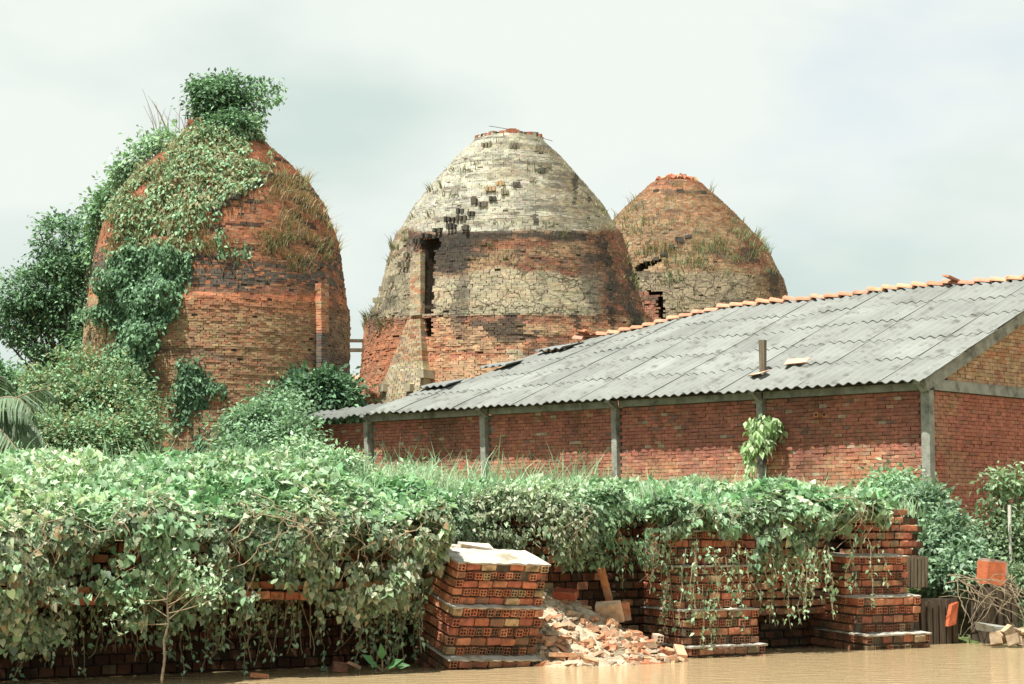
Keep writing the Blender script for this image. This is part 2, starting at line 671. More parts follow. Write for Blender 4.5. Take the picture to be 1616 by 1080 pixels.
def build_kiln(name, k, label, colfn, slots=(), rag=0.012, miss=0.006, ch=0.074, bw=0.195):
    R = root(name, label, 'kiln', 'beehive brick kilns', (k.cx, k.Y, GZ))
    # inner shell of mortar, dented where slots are
    nth, nz = 320, 170
    th = (np.arange(nth) / nth * 2 - 1) * math.pi
    zz = np.linspace(GZ - 0.3, k.top - 0.02, nz)
    T, Z = np.meshgrid(th, zz)
    T, Z = T.ravel(), Z.ravel()
    P = k.pt(T, Z, -0.035)
    qx, qy = proj(k.pt(T, Z))
    inn = np.zeros(len(P), bool)
    for sl in slots:
        inn |= inpoly(qx, qy, sl[0]) & (np.cos(T) > -0.1)
    P[inn] = k.pt(T[inn], Z[inn], -0.6)
    P = np.concatenate([P, [[k.cx, k.Y, k.top - 0.9]]])
    i = np.arange(nz - 1)[:, None] * nth
    j = np.arange(nth)[None]
    jj = (j + 1) % nth
    F = np.stack([i + j, i + jj, i + nth + jj, i + nth + j], -1).reshape(-1, 4)
    tp = (nz - 1) * nth
    F2 = np.stack([tp + np.arange(nth), tp + (np.arange(nth) + 1) % nth, np.full(nth, len(P) - 1)], -1)
    part('mortar_shell', P, [F, F2], M['core'], R)
    # brick courses
    Cs, Xs, Ys, Zs, THs, ZZs = [], [], [], [], [], []
    z = GZ - 0.2
    row = 0
    while z < k.top - 0.04:
        r = float(k.rad(z))
        n = max(8, int(2 * math.pi * r / bw))
        th = (np.arange(n) + 0.5 * (row % 2) + rng.uniform(-.08, .08, n)) / n * 2 * math.pi - math.pi
        wz = np.sin(th * 3 + row * .02) * 0.012 + np.sin(th * 7 + 1.3) * 0.007
        zb = z + wz + rng.normal(0, .0035, n)
        off = rng.normal(0, rag, n) + rng.normal(0, rag * 0.7) + np.where(rng.random(n) < 0.035, rng.uniform(-.045, .035, n), 0)
        er, et, sl = skin_frame(k, th, zb)
        dep = 0.07
        Cs.append(k.pt(th, zb, off - dep))
        L_ = (2 * math.pi * r / n) * 0.5 * rng.uniform(0.92, 0.99, n)
        Xs.append(et * L_[:, None])
        Ys.append(er * dep)
        Zs.append(np.tile([[0, 0, 1.0]], (n, 1)) * (ch * 0.5 * rng.uniform(0.86, 0.985, n))[:, None])
        THs.append(th)
        ZZs.append(zb)
        z += ch
        row += 1
    C, X, Y, Zv, TH, ZZ = [np.concatenate(a) for a in (Cs, Xs, Ys, Zs, THs, ZZs)]
    mir = np.where(np.cos(TH) < 0, np.sign(TH) * math.pi - TH, TH)
    qx, qy = proj(k.pt(mir, ZZ))
    keep = rng.random(len(C)) > miss
    for sl in slots:
        keep &= ~(inpoly(qx, qy, sl[0]) & (np.cos(TH) > -0.1))
    C, X, Y, Zv, TH, ZZ, qx, qy, mir = [a[keep] for a in (C, X, Y, Zv, TH, ZZ, qx, qy, mir)]
    col, offs = colfn(qx, qy, C, TH)
    er = np.stack([np.sin(TH), -np.cos(TH), 0 * TH], -1)
    C = C + er * offs[:, None]
    V, F = boxes(C, X, Y, Zv, 0.004)
    F = F.reshape(-1, 6, 4)[:, [0, 1, 3, 2, 4, 5]].reshape(-1, 4)
    part('brick_courses', V, F, M['kiln'], R, np.repeat(col, 8, 0), kind='stuff')
    return R


def mixa(a, b, t):
    t = np.clip(np.asarray(t, float), 0, 1)[:, None]
    return a * (1 - t) + b * t


def pick(n, cols, w, soft=.42):
    w = np.asarray(w, float) / np.sum(w)
    c = np.asarray(cols, float)
    return c[rng.choice(len(cols), n, p=w)] * (1 - soft) + (w @ c) * soft


def blot(qx, qy, x, y, rx, ry, P, amp=0.5, sc=2.2, seed=0):
    """soft ragged blot of stain and painted shade round a place on the skin"""
    d = np.sqrt(((qx - x) / rx) ** 2 + ((qy - y) / ry) ** 2)
    return 1 - sst(0.6, 1.1, d + (fbm(P * [1, 1, 2.2], sc, seed, 4) - 0.5) * amp * 4 + rng.normal(0, .10, len(d)))


def hsv_jit(c, a=0.18):
    n = len(c)
    return np.clip(c * rng.uniform(1 - a, 1 + a, (n, 1)) * rng.uniform(1 - a * .35, 1 + a * .35, (n, 3)), 0.01, 0.9)


K1 = Kiln(343, 68.0, [(900, 212), (720, 211), (620, 209), (520, 208.5), (491, 208), (487, 204.5), (454, 200), (410, 194), (373, 186), (327, 168), (290, 142), (263, 115), (232, 78), (205, 54)])
K2 = Kiln(803, 74.0, [(900, 252), (646, 242), (584, 234), (531, 230), (506, 228), (500, 216), (458, 203), (409, 192), (374, 181), (366, 174), (328, 151), (288, 118), (251, 85), (230, 62), (220, 54)])
K3 = Kiln(1069, 86.0, [(900, 200), (600, 192), (510, 183), (483, 178), (445, 169), (438, 164), (400, 146), (380, 130), (346, 99), (315, 68), (300, 50), (292, 42), (287, 30)])


def col1(qx, qy, P, TH):
    n = len(qx)
    f = fbm(P * [1, 1, 3.2], 0.5, 3)
    f2 = fbm(P * [1, 1, 6.0], 0.9, 9)
    low = pick(n, [TAN * .85 * [1, 1.03, .95], BROWN * 1.2, ORANGE * .75, RED * .9], [6, 4, 2.2, .8])
    low = mixa(low, TAN * .95, 1 - sst(150, 260, qx))
    up = pick(n, [ORANGE * .95, ORANGE * .8, RED, BROWN * 1.1, TAN * .8], [4, 3, 2, 2, 1.5])
    c = mixa(up, low, sst(455, 500, qy + (f - .5) * 60))
    # soot courses: a broad dark band and broken dark courses above it
    band = sst(398, 412, qy + (f - .5) * 50) * (1 - sst(452, 466, qy + (f - .5) * 26))
    c = mixa(c, SOOT_SHADE * 2.6, band * (0.35 + 0.55 * sst(.38, .52, f2)) * (rng.random(n) < .8))
    st = sst(.60, .68, f2) * (qy < 410)
    c = mixa(c, SOOT_SHADE * 1.3, st * .85)
    # bright orange courses under the band
    c = mixa(c, ORANGE * 1.15, (np.abs(qy - 468 - (qx - 343) * .03) < 6) * .75 * (rng.random(n) < .8))
    c = mixa(c, ORANGE * .95, blot(qx, qy, 470, 480, 90, 16, P, .5) * .6)
    c = mixa(c, SOOT_SHADE * 2.2, sst(.55, .70, f) * .55 * (qy > 480))
    c = mixa(c, SOOT_SHADE * 2.2, blot(qx, qy, 530, 560, 26, 90, P, .5) * .6)  # shade on the flank right of the pilaster, put into the brick colour
    c = mixa(c, BROWN * .6, sst(640, 720, qy) * .4)
    c = c * (.72 + .56 * fbm(P * [1, 1, 7.0], .6, 19, 3))[:, None]
    return np.c_[hsv_jit(c, .12), np.zeros(n)], (f2 - .5) * .05


def col2(qx, qy, P, TH):
    n = len(qx)
    f = fbm(P, 0.55, 4)
    f2 = fbm(P * [1, 1, 5.0], 0.8, 7)
    f3 = fbm(P * [1, 1, .35], 0.9, 12)
    w = (f - .5) * 40
    org = pick(n, [ORANGE, ORANGE * .8, RED, TAN, BROWN], [4, 3, 1.6, 2.6, 1.4])
    red = pick(n, [RED * .9, BROWN * .8, ORANGE * .65, TAN * .6, SOOT_SHADE * 2.5], [3, 4, 1.5, 2, 1.2])
    c = org.copy()
    # limewashed dome: whiter on the left, mud coloured on the right
    dome = 1 - sst(360, 372, qy + w * .55)
    dc = mixa(np.tile(WHITE * .94, (n, 1)), np.tile(CREAM * .74, (n, 1)), sst(740, 920, qx + w * 2) * .9 + (f2 - .5) * 1.4)
    dc = mixa(dc, SOOT_SHADE * 4, sst(.52, .72, fbm(P * [1, 1, 9.0], 1.1, 14)) * .75)
    c = mixa(c, dc, dome * .96)
    c = mixa(c, CREAM * .9, (1 - sst(0, 14, np.abs(qy - 350 - w * .2))) * dome * .4)
    # middle band, half stripped
    mid = sst(362, 370, qy + w * .55) * (1 - sst(424, 438, qy + w * 1.3))
    mc = mixa(red, np.tile(TAN * .9, (n, 1)), sst(.38, .56, f2) * sst(640, 760, qx) * (1 - sst(900, 960, qx)) * .8)
    mc = mixa(mc, SOOT_SHADE * 1.5, blot(qx, qy, 712, 397, 52, 38, P, .5) * .92)
    c = mixa(c, mc, mid)
    c = mixa(c, ORANGE * .95, blot(qx, qy, 805, 385, 46, 9, P, .5) * .7)
    # cracked mud belt
    belt = sst(424, 438, qy + w * 1.3) * (1 - sst(495, 501, qy + w * .12))
    bc = mixa(np.tile(CREAM * .92, (n, 1)), np.tile(TAN, (n, 1)), sst(.45, .8, f2) * .6)
    c = mixa(c, bc, belt * (1 - sst(930, 965, qx + w * 1.6)))
    c = mixa(c, red, belt * sst(940, 965, qx + w * 1.6))
    left = inpoly(qx, qy, [(560, 360), (640, 360), (664, 420), (664, 500), (560, 505)])
    c = mixa(c, np.tile(CREAM * .95, (n, 1)), left * (.5 + .5 * (f2 > .42)) * sst(.30, .40, f))
    # below the ledge
    lo = sst(497, 503, qy + w * .1)
    c = mixa(c, SOOT_SHADE * 1.8, lo * (1 - sst(505, 514, qy)) * .35)
    c = mixa(c, TAN * 1.0, lo * sst(.45, .60, f2) * sst(660, 720, qx) * .75)
    c = mixa(c, c * 1.18 + .01, lo)
    c = mixa(c, SOOT_SHADE * 1.5, blot(qx, qy, 800, 518, 48, 22, P, .7, 1.6, 3) * .85)
    c = mixa(c, SOOT_SHADE * 1.5, blot(qx, qy, 843, 548, 10, 14, P, .7) * .6)
    c = mixa(c, ORANGE * 1.1, blot(qx, qy, 620, 560, 34, 44, P, .5) * .55)
    c = mixa(c, CREAM, blot(qx, qy, 640, 625, 34, 40, P, .5) * .7)
    c = mixa(c, CREAM * 1.1, blot(qx, qy, 812, 565, 14, 26, P, .6) * .8)
    # dark streaks running down the right side
    for x, y, a, b_ in [(964, 470, 9, 46), (992, 455, 8, 50), (948, 405, 16, 24), (1005, 505, 10, 20), (912, 520, 7, 26), (908, 300, 4, 26), (930, 335, 3, 22), (846, 350, 5, 18), (700, 385, 50, 10), (760, 372, 60, 7), (890, 372, 60, 8)]:
        c = mixa(c, SOOT_SHADE * 1.4, blot(qx, qy, x, y, a, b_, P, .7, 1.6, x * .1) * .85)
    c = mixa(c, SOOT_SHADE * 1.5, blot(qx, qy, 640, 470, 30, 60, P, .8, 1.8, 5) * .3)
    c = mixa(c, SOOT_SHADE * 2, sst(.58, .70, f3) * .6 * (1 - .75 * dome))
    ck = belt * .95 + mid * .7 + dome * sst(720, 800, qx) * .12 + lo * .30
    return np.c_[hsv_jit(c, .13), np.clip(ck, 0, 1)], -.012 * dome + (f2 - .5) * .05 + .02 * belt


def col3(qx, qy, P, TH):
    n = len(qx)
    f = fbm(P, 0.5, 6)
    f2 = fbm(P * [1, 1, 5.0], 0.8, 8)
    w = (f - .5) * 30
    tan = pick(n, [TAN * .9, TAN * .7, ORANGE * .6, BROWN, CREAM * .75], [4, 3, 1.5, 2, 1.5])
    c = tan.copy()
    c = mixa(c, pick(n, [ORANGE * .9, RED, TAN], [3, 1.5, 2]), (1 - sst(290, 312, qy + w)) * .8)
    c = mixa(c, ORANGE * .75, blot(qx, qy, 1110, 335, 60, 20, P, .6) * .2)
    c = mixa(c, RED * .8, blot(qx, qy, 1195, 400, 40, 30, P, .6) * .6)
    c = mixa(c, SOOT_SHADE * 1.8, blot(qx, qy, 1185, 403, 14, 14, P, .6) * .7)
    belt = sst(425, 434, qy + w * .4)
    c = mixa(c, np.tile(CREAM * .72, (n, 1)), belt * (1 - sst(1160, 1210, qx + w)) * .75)
    c = mixa(c, BROWN, belt * sst(1180, 1215, qx + w) * .7)
    c = mixa(c, SOOT_SHADE * 1.5, blot(qx, qy, 1222, 455, 7, 40, P, .8, 1.6) * .75)
    c = mixa(c, pick(n, [RED, ORANGE * .7], [1, 1]), inpoly(qx, qy, [(1010, 460), (1040, 460), (1040, 520), (1010, 520)]) * .8)
    c = mixa(c, SOOT_SHADE * 2, sst(.62, .72, f2) * .55)
    c = c * (.75 + .5 * fbm(P * [1, 1, 7.0], .6, 18, 3))[:, None]
    return np.c_[hsv_jit(c, .12), np.clip(belt * .9 + (qy > 330) * .25, 0, 1)], (f2 - .5) * .05


slot2 = [([(664, 388), (668, 380), (692, 374), (696, 386), (685, 398), (684, 497), (666, 497)],), ([(669, 503), (682, 503), (682, 532), (669, 534)],)]
slot3 = [([(1001, 425), (1012, 414), (1040, 408), (1044, 412), (1020, 424), (1008, 430), (1007, 450), (1001, 450)],), ([(1022, 459), (1046, 459), (1047, 512), (1040, 512), (1038, 466), (1022, 466)],)]
kiln1 = build_kiln('brick_kiln', K1, 'orange beehive brick kiln overgrown with creeper, a shrub sprouting from its top', col1, (), .008, .006)
kiln2 = build_kiln('brick_kiln', K2, 'large beehive kiln with whitewashed dome and sooty middle, behind the shed', col2, slot2, .007, .005)
kiln3 = build_kiln('brick_kiln', K3, 'smaller tan beehive kiln farthest away, half hidden behind the pale one', col3, slot3, .008, .007)


def block_on(k, R, name, px, py, w, h, dep, col, jit=.01):
    """a block of masonry standing out of a kiln's skin"""
    th, z = k.at(px, py)
    tha, za = np.array([th]), np.array([z])
    er, et, sl = skin_frame(k, tha, za)
    c = k.pt(tha, za, 0.0)
    V, F = boxes(c, et * w / 2, er * dep, np.array([[0, 0, h / 2]]), jit)
    return part(name, V, F, M['kiln'], R, np.tile(np.r_[col, 0], (8, 1)))


# kiln 2: the flight of stub bricks climbing the dome
for px, py, w, dk in [(862, 262, .26, .5), (853, 270, .3, .75), (840, 284, .3, .35), (815, 292, .36, .75), (790, 290, .34, .05), (775, 299, .36, .05), (797, 304, .3, .4),
                      (778, 314, .36, .85), (763, 323, .36, .7), (749, 318, .32, .8), (727, 334, .36, .9), (745, 338, .32, .9), (729, 345, .36, .8), (712, 347, .36, .95), (714, 358, .36, .95),
                      (735, 360, .34, .9), (693, 364, .36, .9), (676, 373, .36, .95), (662, 381, .4, .9), (648, 403, .36, .5), (640, 418, .34, .3), (620, 442, .3, .2),
                      (609, 456, .3, .1), (598, 474, .3, .1), (592, 489, .3, .15), (770, 230, .32, .5), (811, 231, .4, .6), (848, 236, .36, .5)]:
    c = CREAM * .8 * (1 - dk) + SOOT_SHADE * 1.2 * dk if dk > .06 else TAN * 1.05
    w *= random.uniform(.7, 1.0)
    nb = max(2, int(w / .09))
    for q in range(nb):
        block_on(K2, kiln2, 'stub_brick', px + (q - (nb - 1) / 2) * w / nb * FPX / 69, py, w / nb * .85, random.uniform(.13, .21), random.uniform(.10, .22), hsv_jit(np.array([c]), .15)[0], .008)
# the two small corbels, their recesses' lintels and the pipe block near the shed roof
for px, py in [(626, 614), (662, 614), (681, 592)]:
    block_on(K2, kiln2, 'corbel', px, py, .26, .27, .75, CREAM * .85, .012)
for px, py in [(566, 538), (568, 553)]:
    th, z = K2.at(574, py)
    c = K2.pt(np.array([th]), np.array([z]), .05)[0]
    part('beam_end', *boxes(c - [.25, 0, 0], [[.38, 0, 0]], [[0, .07, 0]], [[0, 0, .06]], .01), M['wood'], kiln2)


def buttress(k, R, name, poly, dep, colfn, ch=.088, slope=0.0):
    """masonry rib following the skin: poly = (py, px_left, px_right) from top to bottom"""
    py = np.array([p[0] for p in poly], float)
    xl = np.array([p[1] for p in poly], float)
    xr = np.array([p[2] for p in poly], float)
    _, ztop = k.at((xl[0] + xr[0]) / 2, py[0])
    _, zbot = k.at((xl[-1] + xr[-1]) / 2, py[-1])
    parts = []
    z = zbot
    row = 0
    while z < ztop:
        # the row of this height
        yy = np.interp(z, [zbot, ztop], [py[-1], py[0]])
        a, b_ = np.interp(yy, py, xl), np.interp(yy, py, xr)
        ta, _ = k.at(a, yy)
        tb, _ = k.at(b_, yy)
        r = float(k.rad(z))
        w = (tb - ta) * r
        n = max(1, int(round(w / .21)))
        e = np.linspace(0, 1, n + 1)
        if row % 2 and n > 1:
            e = np.concatenate([[0], (e[:-1] + e[1:]) / 2, [1]])
        th = ta + (e[:-1] + e[1:]) / 2 * (tb - ta)
        L_ = (e[1:] - e[:-1]) * w * .5 * .96
        d = dep + slope * (ztop - z)
        er, et, _ = skin_frame(k, th, np.full(len(th), z))
        V, F = boxes(k.pt(th, np.full(len(th), z), d / 2 - .06 + rng.normal(0, .008)), et * L_[:, None], er * (d / 2 + .06), np.tile([[0, 0, ch * .47]], (len(th), 1)), .006)
        c = colfn(yy, len(th))
        parts.append((V, F, np.repeat(np.c_[hsv_jit(c, .2), np.zeros(len(th))], 8, 0)))
        z += ch
        row += 1
    V, F, C = cat(parts)
    return part(name, V, F, M['kiln'], R, C, kind='stuff')


buttress(K1, kiln1, 'pilaster', [(447, 497, 509), (525, 498, 509), (600, 497, 508)], .26, lambda y, n: pick(n, [ORANGE, TAN, RED], [3, 2, 1]) if y < 528 else pick(n, [SOOT_SHADE * 3, BROWN * .8], [2, 1]))
buttress(K2, kiln2, 'pier', [(504, 648, 668), (560, 634, 675), (600, 622, 680), (660, 612, 680)], .18, lambda y, n: pick(n, [TAN, CREAM * .8, ORANGE * .8], [2, 2, 1]) if y < 575 else pick(n, [CREAM, CREAM * .85, TAN * 1.1], [4, 2, 1]), slope=.14)
buttress(K2, kiln2, 'pier', [(398, 652, 667), (496, 650, 667)], .12, lambda y, n: pick(n, [CREAM * .9, TAN, ORANGE * .9 if 440 < y < 466 else CREAM * .75], [3, 2, 2]))
buttress(K1, kiln1, 'plinth', [(648, 138, 548), (720, 136, 550)], .12, lambda y, n: pick(n, [BROWN, TAN * .7, ORANGE * .7], [2, 2, 1]))


# ragged rims of loose bricks round the chimney mouths
def rim(k, R, n, col, zj=.16):
    for q in range(n):
        th = (q + random.random() * .8) / n * 2 * math.pi
        z = k.top - .02 + random.random() * zj
        c = k.pt(np.array([th]), np.array([k.top]), -.12)[0]
        c[2] = z
        a = th + random.uniform(-.5, .5)
        X = np.array([[math.cos(a), math.sin(a), random.uniform(-.2, .2)]])
        Y = np.array([[-math.sin(a), math.cos(a), random.uniform(-.15, .15)]])
        V, F = boxes(c, unit(X) * random.uniform(.08, .15), unit(Y) * .12, np.array([[0, 0, random.uniform(.04, .075)]]), .012)
        part('rim_brick', V, F, M['kiln'], R, np.tile(np.r_[hsv_jit(np.array([col[q % len(col)]]), .25)[0], 0], (8, 1)))


rim(K2, kiln2, 46, [ORANGE * .8, RED, CREAM * .8, SOOT_SHADE * 2.5], .10)
rim(K3, kiln3, 30, [ORANGE, RED, ORANGE * .7], .10)
rim(K1, kiln1, 30, [ORANGE, RED, BROWN], .2)
# raised top of kiln 3: a heap of loose bricks on the mouth
for q in range(70):
    a, r = random.uniform(0, 6.28), random.random() ** .5 * .9
    z = K3.top + .02 + .34 * (1 - r / 1.0) * random.uniform(.5, 1)
    X, Y, Z = [unit(np.array([random.gauss(0, 1), random.gauss(0, 1), random.gauss(0, .5)])) for _ in range(3)]
    Y = unit(np.cross(X, Y))
    Z = np.cross(X, Y)
    V, F = boxes(np.array([K3.cx + r * math.cos(a), K3.Y + r * math.sin(a), z - .05]), X * .14, Y * .10, Z * .07, .012)
    part('fallen_brick', V, F, M['kiln'], kiln3, np.tile(np.r_[hsv_jit(np.array([random.choice([ORANGE, RED, TAN])]), .25)[0], 0], (8, 1)))
# dark stepped bricks on kiln 3 and kiln 1
for px, py in [(1086, 374), (1073, 380), (1072, 377), (1060, 389), (1048, 402), (1036, 409), (1036, 302), (1073, 302), (1108, 304)]:
    block_on(K3, kiln3, 'stub_brick', px, py, random.uniform(.2, .34), .13, .11, SOOT_SHADE * 2.0)
for px, py in [(424, 278), (408, 290), (396, 296), (382, 304), (370, 312), (356, 322), (342, 332)]:
    block_on(K1, kiln1, 'stub_brick', px, py, .34, .16, .13, SOOT_SHADE * 1.6)
part('guy_wire', *tube([W(772, 199, 74), W(820, 207, 74), W(872, 223, 74)], .012, 4), M['wood'], kiln2)
# ------------------------------------------------------------------ the long brick shed
SHC = W(1466, 700, 42.0)[:2]            # its near corner
SA = np.array([-.718, .696])            # along the long wall, away from the corner
SB = np.array([.696, .718])             # into the shed
SFLOOR = 2.3
ZBEAM = float(W(1466, 616, 42.0)[2])    # top of the brick under the eaves beam
HALF = 6.2
TANP = math.tan(math.radians(23.2))
ZR0 = float(W(1455, 599, 41.7)[2]) + .46 * TANP     # roof underside above the wall line


def S(t, q, z):
    """shed frame: t along the long wall, q inwards, z height"""
    t, q, z = np.broadcast_arrays(np.asarray(t, float), np.asarray(q, float), np.asarray(z, float))
    return np.stack([SHC[0] + t * SA[0] + q * SB[0], SHC[1] + t * SA[1] + q * SB[1], z], -1)


SA3, SB3, Z3 = np.r_[SA, 0], np.r_[SB, 0], np.array([0, 0, 1.0])
shed = root('brick_shed', 'long red brick shed with grey corrugated roof and tiled ridge', 'shed', None, tuple(S(0, 0, SFLOOR)))


def sag(t, q):
    """how far the old roof has sunk towards its far end"""
    return -(.06 + .52 * sst(7.0, 16.0, t)) * sst(7.0, 16.5, t) * np.clip(q / HALF, 0, 1) - .03 * np.sin(t * 1.1) * np.clip((q + .4) / 3, 0, 1)


def roofz(t, q):
    return ZR0 + np.asarray(q, float) * TANP + sag(np.asarray(t, float), np.asarray(q, float))


COLT = [0.0, 4.32, 8.62, 13.02, 17.45]
LEN = 20.1
# --- brickwork: courses of the front wall and the gable wall
BL, BH = .205, .083


def wall_courses(axis, length, zlo, zfun, other, nrm, q0=0.0):
    """centres and half-axes of the bricks of one wall leaf"""
    Cs, Ls, rows = [], [], []
    z, row = zlo, 0
    while z < 12:
        n = int(length / BL) + 1
        t = (np.arange(n) + (.5 if row % 2 else 0)) * BL + rng.normal(0, .004, n)
        top = zfun(t)
        ok = (z + BH * .6 < top) & (t < length) & (t > 0.02)
        if not ok.any() and z > 6:
            break
        Cs.append(np.c_[t[ok], np.full(ok.sum(), z + BH / 2) + rng.normal(0, .002, ok.sum())])
        z += BH
        row += 1
    return np.concatenate(Cs)


def shade_cols(n, P, kind):
    f = fbm(P * [1, 1, 1.0], .8, 21)
    if kind == 'front':
        c = pick(n, [RED * 1.2, RED, ORANGE * .78, BROWN * .9, TAN * .85, SOOT_SHADE * 3], [5, 5, 2.4, 1.5, .5, .6])
        lit_band = 1 - sst(3.45, 3.75, P[:, 2] + (f - .5) * .6)
        c = mixa(c, pick(n, [ORANGE * 1.05, TAN * 1.05, RED * 1.2], [4, 4, 1.5]), lit_band * .75)  # sunlit band below the eaves shadow, put into the brick colour
        c = mixa(c, BROWN * .6, sst(.5, .72, f) * .75)
        c = mixa(c, RED * .75 + .02, sst(.52, .66, fbm(P * [2.2, 2.2, .35], 1.2, 27)) * .6)
        c = mixa(c, CREAM * .8, (rng.random(n) < .025) * .7)
    elif kind == 'gable':
        c = pick(n, [RED * 1.2, RED, ORANGE * .75, BROWN], [5, 4, 2, 1])
        c = mixa(c, TAN * .8, sst(.58, .75, f) * .4)
    else:
        c = pick(n, [TAN * 1.05, TAN * .85, ORANGE * .9, BROWN * 1.2, RED], [5, 4, 3, 1.5, 1])
    return hsv_jit(c, .11)


def brick_set(nm, T, U, along, nrm, origin, kind, parent, nparts, keyfn):
    """T = positions along, U = heights. The largest in view become bricks of their own, the rest one mass."""
    P = origin + T[:, None] * along + U[:, None] * Z3
    n = len(P)
    col = shade_cols(n, P, kind)
    out_ = rng.normal(0, .004, n) + np.where(rng.random(n) < .04, rng.uniform(-.02, .015, n), 0)
    P = P + nrm * out_[:, None]
    key = keyfn(P)
    order = np.argsort(key)
    own = order[:nparts]
    rest = order[nparts:]
    L_ = np.full(n, BL / 2 * .965)
    V, F = boxes(P[rest], along * L_[rest, None], nrm * .05 * np.ones((len(rest), 1)), Z3 * (BH / 2 * .90) * np.ones((len(rest), 1)), .004)
    part('brick_courses', V, F, M['brick'], parent, np.repeat(np.c_[col[rest], np.zeros(len(rest))], 8, 0), kind='stuff')
    if nparts:
        V, F = boxes(np.zeros((1, 3)), along * BL / 2 * .965, nrm * .05, Z3 * BH / 2 * .9, .004)
        mes = []
        for k in range(4):
            V, F = boxes(np.zeros((1, 3)), along * BL / 2 * .965, nrm * .05, Z3 * BH / 2 * .9, .005)
            mes.append(meshdata('brick', V, F, M['brick_wallobj']))
        for i_, q in enumerate(own):
            o = link('brick', mes[i_ % 4], None, None, None, col[q])
            o.location = P[q]
            att(o, parent)


M['brick_wallobj'] = surf('wall_brick_single', 'obj', 0.9, 7.0, 0.3, 0.5, 40.0, spec=0.12)
wallf = part('front_wall', *boxes(S(LEN / 2, .14, (SFLOOR - .3 + ZBEAM) / 2), SA3 * LEN / 2, SB3 * .1, Z3 * (ZBEAM - SFLOOR + .3) / 2), M['mortar'], shed)
TU = wall_courses('a', LEN, SFLOOR, lambda t: np.full(len(t), ZBEAM), None, None)
gapc = np.ones(len(TU), bool)
for ct in COLT:
    gapc &= np.abs(TU[:, 0] - ct) > .10
TU = TU[gapc]
vis = lambda P: np.where(P[:, 2] > 2.75, P[:, 1], 1e3)
brick_set('front', TU[:, 0], TU[:, 1], SA3, -SB3, S(0, 0.005, 0), 'front', wallf, 190, vis)
# gable
GLEN = 2 * HALF
wallg = part('gable_wall', *boxes(S(.14, GLEN / 2, (SFLOOR - 1 + ZBEAM) / 2), SB3 * GLEN / 2, SA3 * .1, Z3 * (ZBEAM - SFLOOR + 1) / 2), M['mortar'], shed)
tri = np.array([S(.05, 0, ZBEAM), S(.05, GLEN, ZBEAM), S(.05, HALF, ZBEAM + HALF * TANP), S(.25, 0, ZBEAM), S(.25, GLEN, ZBEAM), S(.25, HALF, ZBEAM + HALF * TANP)])
part('gable_core', tri, [np.array([[0, 1, 2], [5, 4, 3]]), np.array([[0, 3, 4, 1], [1, 4, 5, 2], [2, 5, 3, 0]])], M['mortar'], wallg)
TU = wall_courses('g', 8.0, SFLOOR - 9 * BH, lambda t: np.full(len(t), ZBEAM), None, None)
TU = TU[TU[:, 0] > .10]
brick_set('gable', TU[:, 0], TU[:, 1], SB3, -SA3, S(0.01, 0, 0), 'gable', wallg, 110, lambda P: P[:, 1] + 3 * (P[:, 2] < 2.2))
zg = ZBEAM + .24
TU = wall_courses('t', GLEN, zg, lambda t: ZR0 - .22 + np.minimum(t, GLEN - t) * TANP, None, None)
TU = TU[(TU[:, 0] > .7) & (TU[:, 0] < GLEN - .7)]
brick_set('tri', TU[:, 0], TU[:, 1], SB3, -SA3, S(0.01, 0, 0), 'tri', wallg, 0, lambda P: P[:, 1])
# hidden walls
part('back_wall', *boxes(S(LEN / 2, GLEN + .1, (SFLOOR - .3 + ZBEAM) / 2), SA3 * LEN / 2, SB3 * .1, Z3 * (ZBEAM - SFLOOR + .3) / 2), M['brick'], shed, np.tile([[.3, .1, .05, 0]], (8, 1)))
part('end_wall', *boxes(S(LEN - .1, GLEN / 2, 3.3), SB3 * GLEN / 2, SA3 * .1, Z3 * 1.3), M['brick'], shed, np.tile([[.3, .1, .05, 0]], (8, 1)))
# two little terracotta vent blocks in the front wall
for px in (1291, 1304):
    p = W(px, 655, 43.85)
    V, F = boxes(S(0, 0, 0) * 0 + p - SB3 * .0, SA3 * .06, SB3 * .075, Z3 * .055, .003)
    part('vent_block', V, F, M['brick'], wallf, np.tile([[.42, .2, .1, 0]], (8, 1)))
    V, F = tube([p - SB3 * .085, p - SB3 * .05], .03, 10)
    part('vent_hole', V, F, M['mortar_dark'], wallf)
# --- concrete frame
for i, t in enumerate(COLT):
    w = .085 if i else .10
    tx = [0.0, .02, -.05, -.13, -.17][i]
    q0 = -.07 if i else -.03
    lo, hi = S(t, q0, SFLOOR - (.2 if i else 1.0)), S(t + tx * -1, q0, ZBEAM - .003)
    V, F = boxes((lo + hi) / 2, SA3 * w, SB3 * .10, (hi - lo) / 2, .006)
    c = part('column', V, F, M['concrete'], shed)
    # haunch that carries the eaves
    zt = ZR0 - .1
    hv = []
    for dt in (-.075, .075):
        hv += [S(t + dt, -.16, ZBEAM - .06), S(t + dt, -.46, ZBEAM + .20), S(t + dt, -.46, float(roofz(t, -.46)) - .10), S(t + dt, -.16, float(roofz(t, -.16)) - .10)]
    part('haunch', np.array(hv), [np.array([[3, 2, 1, 0], [4, 5, 6, 7], [0, 1, 5, 4], [1, 2, 6, 5], [2, 3, 7, 6], [3, 0, 4, 7]])], M['concrete'], c)
for a, b_ in zip(COLT[:-1], COLT[1:]):
    lo, hi = S(a + .11, -.045, ZBEAM + .14), S(b_ - .11, -.045, ZBEAM + .14)
    part('eaves_beam', *boxes((lo + hi) / 2, (hi - lo) / 2, SB3 * .11, Z3 * .137, .006), M['concrete'], shed)
part('gable_beam', *boxes(S(-.045, GLEN / 2 + .06, ZBEAM + .12), SB3 * (GLEN / 2), SA3 * .075, Z3 * .115, .006), M['concrete'], shed)
